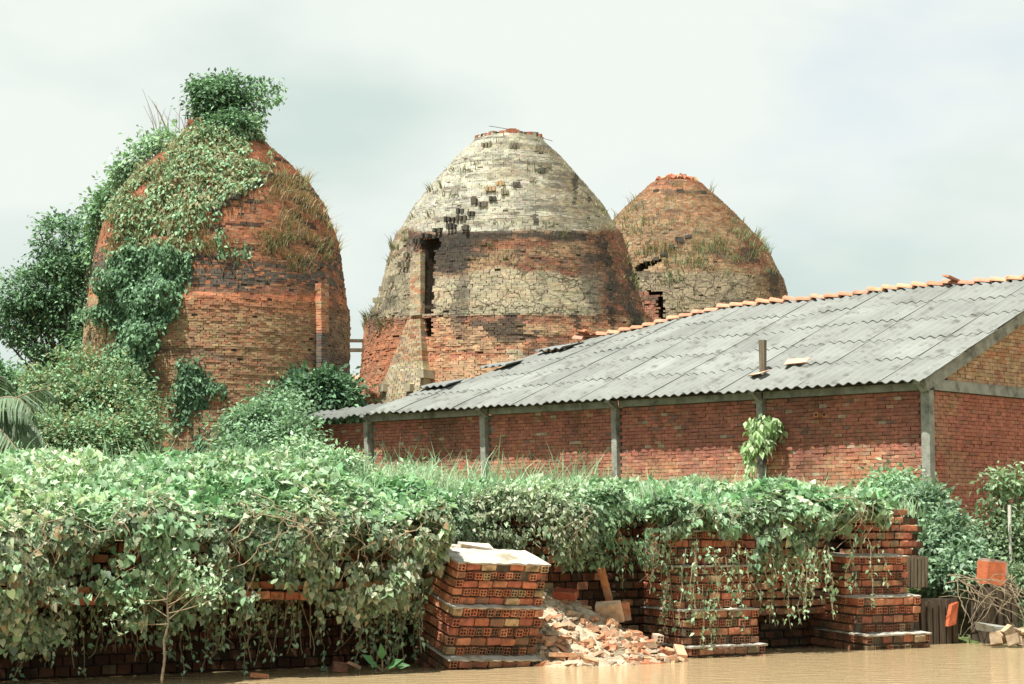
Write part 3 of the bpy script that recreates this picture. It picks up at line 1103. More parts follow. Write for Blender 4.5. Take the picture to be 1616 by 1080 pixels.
for sgn in (0, 1):
    a, b_ = S(-.055, -.30, ZR0 - .30 * TANP - .20), S(-.055, HALF, ZR0 + HALF * TANP - .20)
    if sgn:
        a, b_ = S(-.055, GLEN + .3, ZR0 - .30 * TANP - .20), b_
    up = np.cross(unit(b_ - a), SA3)
    up = up * np.sign(up[2])
    part('rake_beam', *boxes((a + b_) / 2, (b_ - a) / 2, SA3 * .10, up * .125, .01), M['concrete'], shed)
# rafters and purlins (seen at the far end where sheets are gone)
for q in (-.3, 1.2, 2.7, 4.2, 5.8):
    pts = np.array([S(t, q, float(roofz(t, q)) - .075) for t in np.linspace(.1, 16.4, 14)])
    part('purlin', *tube(pts, .05, 4), M['wood_dark'], shed)
# --- roof: corrugated sheets, laid from the eaves up
roof = bpy.data.objects.new('roof', None)
COL.objects.link(roof)
roof.location = S(8, 0, ZR0)
att(roof, shed)
PITCHW, NW = .27, 4
SW = PITCHW * NW
ROWS = [-.47, .98, 2.36, 3.74, 5.0, 6.16]


def sheet_mesh(t0, q0, q1, lift, dz, front=True, skew=0.0):
    nu, nv = NW * 8 + 1, 5
    u = np.linspace(-.03, SW + .03, nu)
    v = np.linspace(0, 1, nv)
    U, Vv = np.meshgrid(u, v)
    q = q0 + (q1 - q0) * Vv
    t = t0 + U + skew * (Vv - .5)
    z = roofz(t, q) + lift * (1 - Vv) + .028 * np.cos((t0 + U) / PITCHW * 2 * math.pi) + dz
    if not front:
        q = GLEN - q
    P = S(t.ravel(), q.ravel(), z.ravel())
    P2 = P - np.array([0, 0, .016])
    i = np.arange(nv - 1)[:, None] * nu
    j = np.arange(nu - 1)[None]
    F = np.stack([i + j + 1, i + j, i + nu + j, i + nu + j + 1], -1).reshape(-1, 4)
    nn = nu * nv
    rim_ = [list(range(nu)), [(nv - 1) * nu + k for k in range(nu)][::-1], [k * nu for k in range(nv)][::-1], [k * nu + nu - 1 for k in range(nv)]]
    E = []
    for r in rim_:
        for a, b_ in zip(r[:-1], r[1:]):
            E.append([a, b_, b_ + nn, a + nn])
    return np.concatenate([P, P2]), [np.concatenate([F, F[:, ::-1] + nn, np.array(E)])]


SH0 = -.26
ncol = 16
for c in range(ncol):
    t0 = SH0 + c * SW
    for r in range(5):
        if c == 15 and r >= 2 or c == 14 and r >= 4 or c == 15 and r >= 1 and False:
            continue
        # the far top corner has lost its sheets, row by row
        if c >= {0: 99, 1: 99, 2: 15, 3: 15, 4: 14}[r]:
            continue
        q0, q1 = ROWS[r] - .10, ROWS[r + 1] + .02
        V, F = sheet_mesh(t0, q0 + random.uniform(-.025, .025), q1, .022 + .010 * (c % 2), .010 * (c % 2) + random.uniform(-.004, .006), True, random.uniform(-.02, .02))
        g = random.uniform(.92, 1.08)
        o = part('roof_sheet', V, F, M['sheet'], roof)
        base = np.array([.19, .20, .185]) * g
        if random.random() < .12:
            base = base * 1.12
        o.color = (*base, 1)
# a narrow strip of eaves sheets runs on past the end of the roof
for c in range(16, 19):
    t0 = SH0 + c * SW
    V, F = sheet_mesh(t0, -.42, .55, .02, -.05 - .05 * (c - 16), True, .05)
    o = part('roof_sheet', V, F, M['sheet'], roof)
    o.color = (.13, .14, .13, 1)
# rear slope, one sheet per column
for c in range(15):
    V, F = sheet_mesh(SH0 + c * SW, -.4, 6.1, .02, .01 * (c % 2), False)
    o = part('roof_sheet', V, F, M['sheet'], roof)
    o.color = (.32, .345, .33, 1)
# loose sheet ends at the far edge
for t, q, a in [(15.95, 1.2, .2), (15.4, 3.0, .12), (14.6, 4.5, -.1)]:
    V, F = sheet_mesh(t, q, q + .8, .10, .07, True, a)
    o = part('roof_sheet', V, F, M['sheet'], roof)
    o.color = (.19, .20, .19, 1)


def ridge_tile(t, tilt, lift):
    n = 9
    a = np.linspace(-1.25, 1.25, n)
    P = []
    for th_, tt, rr in ((0, t, .115), (1, t + .50, .155)):
        for rad in (rr, rr - .022):
            for x in a:
                q = HALF + rad * math.sin(x)
                P.append(S(tt, q, float(roofz(tt, HALF)) + .02 + rad * math.cos(x) - .08 + lift + (tilt if th_ else 0)))
    P = np.array(P)
    F = []
    for i in range(n - 1):
        F += [[i, i + 1, 2 * n + i + 1, 2 * n + i], [n + i + 1, n + i, 3 * n + i, 3 * n + i + 1], [i + 1, i, n + i, n + i + 1], [2 * n + i, 2 * n + i + 1, 3 * n + i + 1, 3 * n + i]]
    F += [[0, 2 * n, 3 * n, n], [n - 1, 2 * n - 1, 4 * n - 1, 3 * n - 1]]
    return P, [np.array(F)]


t = -.2
i = 0
while t < 15.2:
    V, F = ridge_tile(t, .05 + random.uniform(-.02, .03), random.uniform(-.015, .015))
    o = part('ridge_tile', V, F, M['tile'], roof)
    o.color = (*(hsv_jit(np.array([[.42, .215, .135]]), .18)[0]), 1)
    t += .44
    i += 1
# loose tiles left on the ridge
for t, rz in ((3.05, .5), (14.9, .4), (15.2, 1.0)):
    p = S(t, HALF - .1, float(roofz(t, HALF)) + .12)
    V, F = boxes(np.zeros((1, 3)), [[.28, 0, 0]], [[0, .14, 0]], [[0, 0, .02]], .01)
    o = link('roof_tile', meshdata('roof_tile', V, F, M['tile']), None, p, (.2, .3, rz), (.46, .2, .11))
    tag(o, {3.05: 'loose orange tile lying on the ridge near the right edge', 14.9: 'loose clay tile at the sagging end of the ridge', 15.2: 'outermost clay tile slipped off the sagging ridge end'}[t], 'tile', 'loose tiles on the shed roof')
# the post that pokes up through the roof, and bits of tile round it
pp = S(4.78, .62, 0)
V, F = boxes(pp + Z3 * (float(roofz(4.78, .62)) + .27), SA3 * .07, SB3 * .05, Z3 * .48, .012)
o = part('post', V, F, M['wood'], None)
tag(o, 'short weathered wooden post sticking up through the grey shed roof', 'post')
for (t, q, rz, sx, lb) in ((4.05, .95, .3, .26, 'broken clay tile lying on the roof right of the post'), (4.68, .33, -.3, .22, 'broken clay tile at the foot of the roof post')):
    p = S(t, q, float(roofz(t, q)) + .09)
    V, F = boxes(np.zeros((1, 3)), [[sx, 0, 0]], [[0, .16, 0]], [[0, 0, .018]], .03)
    o = link('roof_tile', meshdata('roof_tile', V, F, M['tile']), None, p, (.34, -.1, rz - .75), (.52, .33, .23))
    tag(o, lb, 'tile', 'loose tiles on the shed roof')

# ------------------------------------------------------------------ a far house glimpsed between two kilns
H0 = W(560, 640, 97.0)
house = root('far_house', 'small far house with clay roof glimpsed in the gap between two kilns', 'house', None, (H0[0], 97.0, GZ))
zt = float(W(560, 612, 97)[2])
part('wall', *boxes([H0[0], 99, (GZ + zt) / 2], [[3, 0, 0]], [[0, 2, 0]], [[0, 0, (zt - GZ) / 2]]), M['concrete'], house)
V = np.array([[H0[0] - 3.4, 96.6, zt - .05], [H0[0] + 3.4, 96.6, zt - .05], [H0[0] + 3.4, 99, zt + .75], [H0[0] - 3.4, 99, zt + .75], [H0[0] + 3.4, 101.4, zt - .05], [H0[0] - 3.4, 101.4, zt - .05]])
o = part('roof', V, [np.array([[0, 1, 2, 3], [3, 2, 4, 5], [0, 5, 4, 1]]), np.array([[0, 3, 5], [1, 4, 2]])], M['tile'], house)
o.color = (.5, .24, .14, 1)
V, F = boxes([H0[0] - .2, 96.97, zt - .5], [[.45, 0, 0]], [[0, .05, 0]], [[0, 0, .35]])
part('window', V, F, M['mortar_dark'], house)
# ------------------------------------------------------------------ the river bank: hollow-brick piers and retaining wall
UW, UH, UL = .116, .122, .205           # hollow brick: width, height, length


def hollow_mesh(name, jit=.003):
    """a four-hole brick, one end open towards -y; local x width, y length, z height"""
    w, h, l = UW / 2 * .93, UH / 2 * .88, UL / 2
    gx = np.array([-w, -w * .74, -w * .12, w * .12, w * .74, w])
    gz = np.array([-h, -h * .74, -h * .12, h * .12, h * .74, h])
    V, F = [], []
    idx = {}
    for i in range(6):
        for j in range(6):
            idx[i, j] = len(V)
            V.append([gx[i], -l, gz[j]])
    for i in range(5):
        for j in range(5):
            q = [idx[i, j], idx[i + 1, j], idx[i + 1, j + 1], idx[i, j + 1]]
            if i in (1, 3) and j in (1, 3):
                b0 = len(V)
                for a in q:
                    V.append([V[a][0], -l + .075, V[a][2]])
                for k in range(4):
                    F.append([q[k], b0 + k, b0 + (k + 1) % 4, q[(k + 1) % 4]][::-1])
                F.append([b0, b0 + 1, b0 + 2, b0 + 3])
            else:
                F.append(q)
    k0 = len(V)
    V += [[-w, l, -h], [w, l, -h], [w, l, h], [-w, l, h]]
    a, b_, c, d = idx[0, 0], idx[5, 0], idx[5, 5], idx[0, 5]
    F += [[k0 + 1, k0, k0 + 3, k0 + 2]]
    bot = [idx[i, 0] for i in range(6)]
    top = [idx[i, 5] for i in range(6)]
    lef = [idx[0, j] for j in range(6)]
    rig = [idx[5, j] for j in range(6)]
    NG = [bot[::-1] + [k0, k0 + 1], top + [k0 + 2, k0 + 3], lef + [k0 + 3, k0], rig[::-1] + [k0 + 1, k0 + 2]]
    V = np.array(V) + rng.uniform(-jit, jit, (len(V), 3))
    return meshdata(name, V, [np.array(F), np.array(NG)], M['brick_obj'])


def solid_mesh(name, w, l, h, jit=.006):
    """worn brick with chipped, chamfered edges"""
    ch = .010
    P = []
    for z, e in ((-h, ch), (-h + ch, 0), (h - ch, 0), (h, ch)):
        for sx, sy in ((-1, -1), (1, -1), (1, 1), (-1, 1)):
            P.append([sx * (w - e), sy * (l - e), z])
    F = [[3, 2, 1, 0], [12, 13, 14, 15]]
    for k in range(3):
        for i in range(4):
            F.append([k * 4 + i, k * 4 + (i + 1) % 4, k * 4 + 4 + (i + 1) % 4, k * 4 + 4 + i])
    P = np.array(P) + rng.uniform(-jit, jit, (16, 3))
    return meshdata(name, P, [np.array(F)], M['brick_obj'])


M['mortar_pier'] = surf('old_mortar', (0.12, 0.10, 0.075), 0.95, 8.0, 0.35, 0.5, 40.0, spec=0.1)
HOL = [hollow_mesh('brick') for _ in range(4)]
STR = [solid_mesh('brick', UL / 2 * .93, UW / 2 * .93, UH / 2 * .86) for _ in range(5)]     # long side along local x
HALFB = [solid_mesh('brick', UW / 2 * .93, UL / 2 * .93, UH / 2 * .91) for _ in range(3)]
HB = bpy.data.materials['loose_brick']
PIERC = [(np.array([.43, .155, .085]), 5), (np.array([.48, .21, .12]), 3.5), (np.array([.34, .115, .075]), 2.5), (np.array([.43, .30, .17]), 1.2), (np.array([.24, .13, .085]), 1.0)]


def pcol(wet):
    c = PIERC[random.choices(range(5), [w for _, w in PIERC])[0]][0]
    c = c * random.uniform(.82, 1.2)
    moss_shade = np.array([.075, .065, .04])  # moss on the piers; on the wall also shade put into the colour
    k = min(1, max(0, wet)) * random.uniform(.35, 1)
    return c * (1 - k) + moss_shade * k


def pier(name, label, s0, s1, depth, tiers, tilt=0.0, lean=0.0, zbase=-.35):
    """stepped pier. tiers: (ztop, setback). Built in its own frame: x along the bank, y inland, z up"""
    R = root(name, label, 'pier', 'hollow-brick piers along the bank', tuple(B((s0 + s1) / 2, 0, 0)))
    ang = math.atan2(BE[1], BE[0])
    R.rotation_euler = (Matrix.Rotation(ang, 3, 'Z') @ Matrix.Rotation(lean, 3, 'Y') @ Matrix.Rotation(tilt, 3, 'X')).to_euler()
    w = (s1 - s0) / 2
    z0 = zbase
    row = 0
    for ti, (zt, sb) in enumerate(tiers):
        nrow = max(1, int(round((zt - z0) / (UH + .008))))
        ph = (zt - z0) / nrow
        y0 = sb
        dd = depth - sb
        core = boxes([0, y0 + dd / 2, (z0 + zt) / 2], [[w - .06, 0, 0]], [[0, dd / 2 - .06, 0]], [[0, 0, (zt - z0) / 2 - .004]])
        o = link('mortar_core', meshdata('mortar_core', *core, M['mortar_pier']), R)
        for rr in range(nrow):
            z = z0 + (rr + .5) * ph
            if z < -.2:
                row += 1
                continue
            wet = 1 - sst(.05, .75, z) * 1.0
            wet = float(wet) * .85
            heads = (row % 2 == 0)
            # front face
            x = -w
            if heads:
                items = [('h', .155)] + [('o', UW + .010)] * int((2 * w - .31) / (UW + .010)) + [('h', .155)]
            else:
                items = [('o', UW + .010)] + [('s', UL + .012)] * int((2 * w - 2 * (UW + .01)) / (UL + .012)) + [('o', UW + .010)]
            tot = sum(b_ for _, b_ in items)
            sc = 2 * w / tot
            for kd, bw in items:
                bw *= sc
                cx = x + bw / 2
                x += bw
                jy = random.gauss(0, .013) + (.05 if random.random() < .02 else 0)
                if random.random() < .025:
                    continue
                me = random.choice(HOL if kd == 'o' else STR)
                yy = y0 + (UL / 2 if kd == 'o' else UW / 2) + jy
                o = link('brick', me, R, (cx, yy, z + random.gauss(0, .003)), (random.gauss(0, .03), random.gauss(0, .025), random.gauss(0, .04)), pcol(wet + .15 * (kd == 'o')))
                o.scale = ((bw - .017) / ((UW if kd == 'o' else UL) * .94), 1, ph / (UH + .012))
            # flanks
            for sx in (-1, 1):
                y = y0 + .12
                alt = not heads
                while y < depth - .06:
                    bw = (UW + .01) if alt else (UL + .012)
                    me = random.choice(HOL if alt else STR)
                    rz = (math.pi / 2 if sx > 0 else -math.pi / 2)
                    xx = sx * (w - (UL / 2 if alt else UW / 2)) + random.gauss(0, .006)
                    c = pcol(wet + .15)
                    o = link('brick', me, R, (xx, y + bw / 2, z), (0, 0, rz if alt else math.pi / 2), c)
                    o.scale = (1, 1, ph / (UH + .012))
                    y += bw
            row += 1
        # mortar bed on top of the tier, broken along its edge
        nx = 22
        xs = np.linspace(-w - .015, w + .02, nx)
        yf = y0 - .015 + rng.uniform(-.02, .035, nx)
        yb = np.full(nx, depth + .02)
        zt_ = zt + .010 + rng.uniform(-.006, .010, nx)
        P = np.concatenate([np.c_[xs, yf, zt_], np.c_[xs, (yf + yb) / 2, zt_ + .006], np.c_[xs, yb, zt_], np.c_[xs, yf + .006, zt_ * 0 + zt - .012], np.c_[xs, yb, zt_ * 0 + zt - .012]])
        F = []
        for i in range(nx - 1):
            for a, b_ in ((0, 1), (1, 2)):
                F.append([a * nx + i, a * nx + i + 1, b_ * nx + i + 1, b_ * nx + i])
            F += [[3 * nx + i, 3 * nx + i + 1, i + 1, i], [2 * nx + i, 2 * nx + i + 1, 4 * nx + i + 1, 4 * nx + i]]
        F += [[0, nx, 4 * nx, 3 * nx], [nx, 2 * nx, 4 * nx, nx]][:1]
        if ti < len(tiers):
            link('mortar_bed', meshdata('mortar_bed', P, [np.array(F)], M['cap'], smooth=False), R)
        z0 = zt + .012
    return R


PI1 = pier('brick_pier', 'tilted hollow-brick pier with flat pale top beside the rubble', 4.36, 5.90, .86, [(.13, -.06), (.84, .10), (1.46, .20)], math.radians(17), math.radians(2.0))
PI2 = pier('brick_pier', 'tall stepped hollow-brick pier draped with vines next to the rubble', 8.76, 10.25, 1.5, [(.16, 0), (.70, .17), (1.36, .36), (1.90, .56), (2.28, .8)], math.radians(2))
PI3 = pier('brick_pier', 'stepped hollow-brick pier with three pale ledges, nearest the orange block', 12.42, 13.86, 1.35, [(.23, 0), (.82, .26), (1.46, .54)], math.radians(4))

# broken lump of masonry on top of the tilted pier
R = root('brick_chunk', 'broken lump of brick and mortar lying on the tilted pier', 'rubble', None, tuple(B(5.05, .45, 1.5)))
for (s, d, z, sx, sy, sz, rz, c) in [(4.72, .42, 1.50, .13, .11, .10, .3, (.42, .22, .12)), (4.60, .56, 1.53, .10, .08, .10, .9, (.44, .14, .07)), (5.16, .50, 1.52, .27, .18, .055, .1, (.40, .24, .13)), (5.20, .54, 1.62, .24, .16, .045, .2, (.52, .47, .38)), (4.9, .62, 1.58, .15, .13, .08, .5, (.5, .44, .34))]:
    V, F = boxes(np.zeros((1, 3)), [[sx, 0, 0]], [[0, sy, 0]], [[0, 0, sz]], .028)
    o = link('lump', meshdata('lump', V, F, M['frag']), None, B(s, d, z + .05), (.15, .12, rz), c)
    att(o, R)
o = link('mortar_slab', meshdata('mortar_slab', *boxes(np.zeros((1, 3)), [[.7, 0, 0]], [[0, .36, 0]], [[0, 0, .012]], .01), M['cap']), None, B(5.12, .38, 1.44), (.24, .03, .6))
bpy.data.objects.remove(o)

# --- retaining wall behind the piers
RW = root('retaining_wall', 'low brick retaining wall behind the piers, mostly hidden under creeper', 'wall', None, tuple(B(5, .9, 0)))


def wall_run(s0, s1, d, z0, z1, front=True):
    """courses of bricks between two piers; the wall body lies behind them"""
    o = link('wall_body', meshdata('wall_body', *boxes(B((s0 + s1) / 2, d + .24, (z0 + z1) / 2), np.r_[BE, 0] * (s1 - s0) / 2, np.r_[BN, 0] * .15, Z3 * ((z1 - z0) / 2)), M['mortar_dark']))
    att(o, RW)
    out_ = []
    row = 0
    z = z0
    ph = UH + .014
    while z < z1 - .05:
        x = s0 + (.11 if row % 2 else 0)
        while x < s1:
            out_.append((x + UL / 2, d + UW / 2 + random.gauss(0, .008), z + ph / 2))
            x += UL + .012
        z += ph
        row += 1
    return out_


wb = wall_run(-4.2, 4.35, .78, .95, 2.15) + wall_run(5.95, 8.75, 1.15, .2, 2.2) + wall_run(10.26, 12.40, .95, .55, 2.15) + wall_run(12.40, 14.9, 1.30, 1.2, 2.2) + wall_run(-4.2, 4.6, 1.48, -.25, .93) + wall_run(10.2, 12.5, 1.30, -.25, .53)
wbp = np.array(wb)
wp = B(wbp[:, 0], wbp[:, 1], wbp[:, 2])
qx, qy = proj(wp)
show = ((np.abs(qx - 145) < 45) & (qy > 855) & (qy < 960)) * 3 + ((qx > 1190) & (qx < 1330)) * 2 + ((qx > 950) & (qx < 1080) & (qy > 850)) * 2 + ((qx > 340) & (qx < 600) & (qy > 890)) + (qx > 1400) * .5
order = np.argsort(-show, kind='stable')
own = set(order[:280].tolist())
restP, restC = [], []
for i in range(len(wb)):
    c = pcol((.55 if wbp[i, 0] > 4.4 else .8) if wbp[i, 2] > 1.0 else .8) * (1 if wbp[i, 1] < 1.2 else .28)  # damp and moss, plus shade behind creeper and ledge put into the colour
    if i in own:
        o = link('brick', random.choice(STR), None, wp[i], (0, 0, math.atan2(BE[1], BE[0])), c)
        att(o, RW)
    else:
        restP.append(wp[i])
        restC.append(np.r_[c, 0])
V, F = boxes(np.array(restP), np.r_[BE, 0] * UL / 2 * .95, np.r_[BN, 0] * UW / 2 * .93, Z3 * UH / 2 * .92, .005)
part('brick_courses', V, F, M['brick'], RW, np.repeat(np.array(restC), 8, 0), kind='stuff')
# projecting course of bricks half way up on the left
for row, (zz, dd) in enumerate(((1.06, .42), (1.19, .50))):
    x = -.9 + .1 * row
    while x < 3.6:
        c = pcol(.1)
        if random.random() < .3:
            c = np.array([.36, .25, .12]) * random.uniform(.8, 1.1)
        o = link('brick', random.choice(STR), None, B(x, dd + random.gauss(0, .01), zz + .02 * math.sin(x * 1.7)), (0, 0, math.atan2(BE[1], BE[0]) + random.gauss(0, .02)), c)
        att(o, RW)
        x += UL + .012
att(link('ledge', meshdata('ledge', *boxes(B(1.35, .70, 1.10), np.r_[BE, 0] * 2.2, np.r_[BN, 0] * .20, Z3 * .10), M['mortar_dark'])), RW)
tag(RW, 'low brick retaining wall behind the piers, mostly hidden under creeper', 'wall')


# broken end of wall right of the vines, and the ribbed block under it
def brick_lot(name, label, catg, s0, s1, d0, z0, cut, grp=None, rows=6):
    R = root(name, label, catg, grp, tuple(B((s0 + s1) / 2, d0, z0)))
    ph = UH + .012
    n0 = int(round((s1 - s0) / (UL + .012)))
    for r in range(rows):
        nn = n0 - (1 if r >= cut else 0)
        off = .11 if r % 2 else 0
        for q in range(nn):
            for lay in range(2):
                o = link('brick', random.choice(STR), None, B(s0 + off + (q + .5) * (UL + .012), d0 + lay * (UW + .01) + random.gauss(0, .006), z0 + (r + .5) * ph), (0, 0, math.atan2(BE[1], BE[0]) + random.gauss(0, .02)), pcol(.12 + (.5 if r == rows - 1 else 0)))
                att(o, R)
    return R


brick_lot('wall_end', 'broken stub of red brick wall standing above the ribbed concrete block', 'wall', 12.95, 14.45, .98, 1.50, 4)


def ribbed(name, label, s0, s1, d0, d1, z0, z1, nr, mat, rot=0.0):
    R = root(name, label, 'block', None, tuple(B((s0 + s1) / 2, (d0 + d1) / 2, z0)))
    sm, sh = (s0 + s1) / 2, (s1 - s0) / 2
    V, F = boxes(B(sm, (d0 + d1) / 2 + .02, (z0 + z1) / 2), np.r_[BE, 0] * sh * .97, np.r_[BN, 0] * ((d1 - d0) / 2 - .03), Z3 * (z1 - z0) / 2 * .97, .012)
    part('body', V, F, mat, R)
    for k in range(nr):
        c = s0 + (k + .5) / nr * (s1 - s0)
        V, F = boxes(B(c, d0 + .005, (z0 + z1) / 2 + random.gauss(0, .008)), np.r_[BE, 0] * (s1 - s0) / nr * .36, np.r_[BN, 0] * .03, Z3 * (z1 - z0) / 2 * random.uniform(.92, 1.0), .008)
        part('rib', V, F, mat, R)
    return R


ribbed('concrete_block', 'grey ribbed concrete block beside the stepped pier, under the wall stub', 14.02, 14.62, .75, 1.35, .95, 1.50, 7, M['wood'])
ribbed('concrete_block', 'dark ribbed block at water level between the stepped pier and the twigs', 13.95, 15.2, .62, 1.3, -.3, .78, 8, M['wood_mid'])
o = part('brick_slab', *boxes(B(15.0, .575, .50), np.r_[BE, .0] * .085 + Z3 * .02, np.r_[BN, 0] * .05, Z3 * .18 + np.r_[BE, 0] * .05, .012), M['brick'], None, np.tile([[.44, .12, .055, 0]], (8, 1)))
tag(o, 'upright orange brick leaning in the dark gap above the water', 'brick')
# orange slab block standing on the bank
ob = root('terracotta_block', 'large orange terracotta block standing tilted on the bank by the dry twigs', 'block', None, tuple(B(16.0, 1.3, 1.1)))
ang = math.atan2(BE[1], BE[0]) - .15
ax, ay = np.array([math.cos(ang), math.sin(ang), -.10]), np.array([-math.sin(ang), math.cos(ang), .05])
V, F = boxes(W(1564, 905, 34.6), ax * .19, ay * .15, Z3 * .20 + ax * .02, .008)
part('face', V, F, M['brick'], ob, np.tile([[.47, .14, .065, 0]], (8, 1)))
V, F = boxes(W(1567, 903, 34.72), ax * .21, ay * .14, Z3 * .215 + ax * .02, .012)
part('body', V, F, M['mortar'], ob)
bp_ = W(1568, 960, 34.72)
V, F = boxes([bp_[0], bp_[1], .44], ax * [1, 1, 0] * .30, ay * [1, 1, 0] * .24, Z3 * .545, .02)
R = root('masonry_block', 'dark low masonry block carrying the tilted orange block', 'block', None, (bp_[0], bp_[1], 0))
part('body', V, F, M['wood_mid'], R)
for k in range(4):
    V, F = boxes([bp_[0], bp_[1], .44], ax * [1, 1, 0] * .055, ay * [1, 1, 0] * .03, Z3 * random.uniform(.46, .53), .012)
    V = V + ax * [1, 1, 0] * (-.24 + .16 * k) - ay * [1, 1, 0] * .25
    part('rib', V, F, M['wood_mid'], R)
# flat slabs below it
for (px, py, Y, a, b_, c, lb) in [(1578, 994, 33.7, .30, .26, .05, 'flat pale stone slab on the bank below the orange block')]:
    V, F = boxes(W(px, py, Y), ax * a, ay * b_ + Z3 * .02, Z3 * c, .03)
    tag(part('stone_slab', V, F, M['concrete'], None), lb, 'slab')


# --- rubble
def frag_mesh(sx, sy, sz, j):
    n = random.randint(5, 7)
    a = np.sort(rng.uniform(0, 2 * math.pi, n))
    a = np.arange(n) / n * 2 * math.pi + rng.uniform(-.4, .4, n)
    r = rng.uniform(.7, 1.1, n)
    P = []
    for z in (-1, 1):
        P += [[math.cos(x) * q * sx * (1 - .06 * z), math.sin(x) * q * sy, z * sz + random.uniform(-.2, .2) * sz] for x, q in zip(a, r)]
    F4 = [[i, (i + 1) % n, n + (i + 1) % n, n + i] for i in range(n)]
    NG = [list(range(n))[::-1], list(range(n, 2 * n))]
    return meshdata('brick_fragment', np.array(P), [np.array(F4), np.array(NG)], M['frag'])


FRAG = [frag_mesh(random.uniform(.08, .16), random.uniform(.05, .10), random.uniform(.012, .035), .01) for _ in range(9)]
FRAG += [solid_mesh('brick_fragment', random.uniform(.07, .11), .05, random.uniform(.03, .05), .014) for _ in range(3)]
for m_ in FRAG:
    m_.materials.clear()
    m_.materials.append(M['frag'])
heap = root('rubble_heap', 'heap of broken bricks and mortar spilling to the water between two piers', 'rubble', None, tuple(B(7.3, .5, 0)))


def heap_z(s, d):
    c = np.exp(-((s - (7.0 - .45 * (d - .3))) / (1.35 - .2 * d)) ** 4)
    up = np.clip((d + .62) / 1.9, 0, 1) ** .9
    return -.10 + (1.22 * up) * c - .25 * (1 - c) * (d < 1)


ss, dd = np.meshgrid(np.linspace(5.2, 9.2, 70), np.linspace(-.9, 1.7, 50))
zz = heap_z(ss, dd)
P = B(ss.ravel(), dd.ravel(), zz.ravel())
P[:, 2] += (fbm(P, 5, 3, 3) - .5) * .16
nu, nv = 70, 50
i = np.arange(nv - 1)[:, None] * nu
j = np.arange(nu - 1)[None]
part('mound', P, np.stack([i + j, i + j + 1, i + nu + j + 1, i + nu + j], -1).reshape(-1, 4), M['rubble'], heap, smooth=False)
FC = [np.array([.46, .26, .15]), np.array([.42, .18, .10]), np.array([.47, .33, .22]), np.array([.40, .33, .24]), np.array([.36, .20, .12])]
nf = 0
while nf < 290:
    s, d = random.uniform(5.75, 8.9), random.uniform(-.62, 1.3)
    z = float(heap_z(s, d))
    dens = .95 - .75 * sst(-.1, .7, d)
    if z < -.06 or random.random() > dens:
        continue
    sc = random.uniform(.35, 1.25)
    o = link('brick_fragment', random.choice(FRAG), None, B(s, d, z + .012), (random.gauss(0.15, .28), random.gauss(0, .28), random.uniform(0, 6.28)), random.choice(FC) * random.uniform(.8, 1.2))
    o.scale = (sc, sc, sc)
    att(o, heap)
    nf += 1
# the larger pieces
big = [(955, 1030, 29.35, .34, .11, .05, .55, (.42, .37, .29), 'plank-like slab of old masonry lying at the foot of the rubble', 'cap', 0.05),
       (1022, 1039, 29.5, .26, .12, .05, .62, (.45, .42, .36), 'dark flat slab half in the water beside the plank-like one', 'cap', .05),
       (1073, 1030, 29.9, .075, .16, .05, .2, (.52, .30, .19), 'pale brick sliding into the water beside the tall pier', 'frag', .5),
       (962, 967, 30.2, .19, .06, .16, -.25, (.60, .42, .28), 'large square pale tile leaning high on the rubble', 'frag', .55),
       (977, 965, 30.5, .16, .05, .14, .1, (.46, .20, .11), 'orange tile standing behind the large pale one', 'frag', .2),
       (893, 938, 30.1, .17, .10, .06, -.3, (.34, .09, .05), 'dark red brick half buried at the top of the rubble', 'frag', .3),
       (955, 922, 30.6, .05, .04, .26, -.5, (.50, .22, .10), 'long orange brick standing askew against the vines', 'frag', .35),
       (888, 1035, 28.9, .26, .16, .03, .3, (.52, .27, .15), 'broad flat orange shard at the left foot of the rubble', 'frag', -.1),
       (933, 1035, 29.2, .09, .10, .05, .8, (.53, .48, .40), 'pale square lump among shards at the water edge', 'frag', .4)]
for px, py, Y, a, b_, c, rz, co, lb, mt, rx in big:
    V, F = boxes(np.zeros((1, 3)), [[a, 0, 0]], [[0, b_, 0]], [[0, 0, c]], .012)
    o = link('masonry_piece', meshdata('masonry_piece', V, F, M[mt]), None, W(px, py, Y), (rx, -.12 if c > .1 else .04, rz), co)
    tag(o, lb, 'rubble', 'large pieces in the rubble')
o = link('hollow_brick', HOL[0], None, W(1038, 1007, 29.9), (.1, .1, .35), (.52, .40, .30))
tag(o, 'pale four-hole brick lying end-on beside the tall pier', 'brick')
o = link('hollow_brick', HOL[1], None, W(536, 1053, 27.3), (.15, -.35, 1.9), (.26, .12, .08))
tag(o, 'wet four-hole brick at the waterline under the left creeper', 'brick')
o = link('brick_shard', FRAG[0], None, W(560, 1050, 27.3), (.2, .4, .4), (.40, .24, .16))
tag(o, 'brick shard at the waterline beside the wet four-hole brick', 'brick')
o = link('brick_shard', FRAG[2], None, W(408, 1066, 26.3), (.1, .1, .4), (.48, .2, .1))
tag(o, 'small orange shard poking from the water at left', 'brick')
# stones at the right end of the bank
sr = root('stone_pile', 'low heap of muddy stones at the water edge below the twigs', 'stones', None, tuple(W(1600, 1010, 33.5)))
for k in range(26):
    px = random.uniform(1572, 1640)
    py = 1012 - 22 * random.random() * (1 - abs(px - 1606) / 60)
    o = link('stone', random.choice(FRAG), None, W(px, py, 33.4 + random.uniform(-.2, .3)), tuple(rng.uniform(-.6, .6, 3)), np.array([.34, .25, .16]) * random.uniform(.7, 1.2))
    o.scale = (1.1, 1.3, 2.0)
    att(o, sr)
# ------------------------------------------------------------------ vegetation
def ell(px, py, Y, rx, ry, rd=None):
    """an ellipsoid of foliage: centre and radii from its outline's size at distance Y"""
    k = Y / FPX
    return (W(px, py, Y), np.array([rx * k, (rd if rd else (rx + ry) / 2) * k, ry * k]))


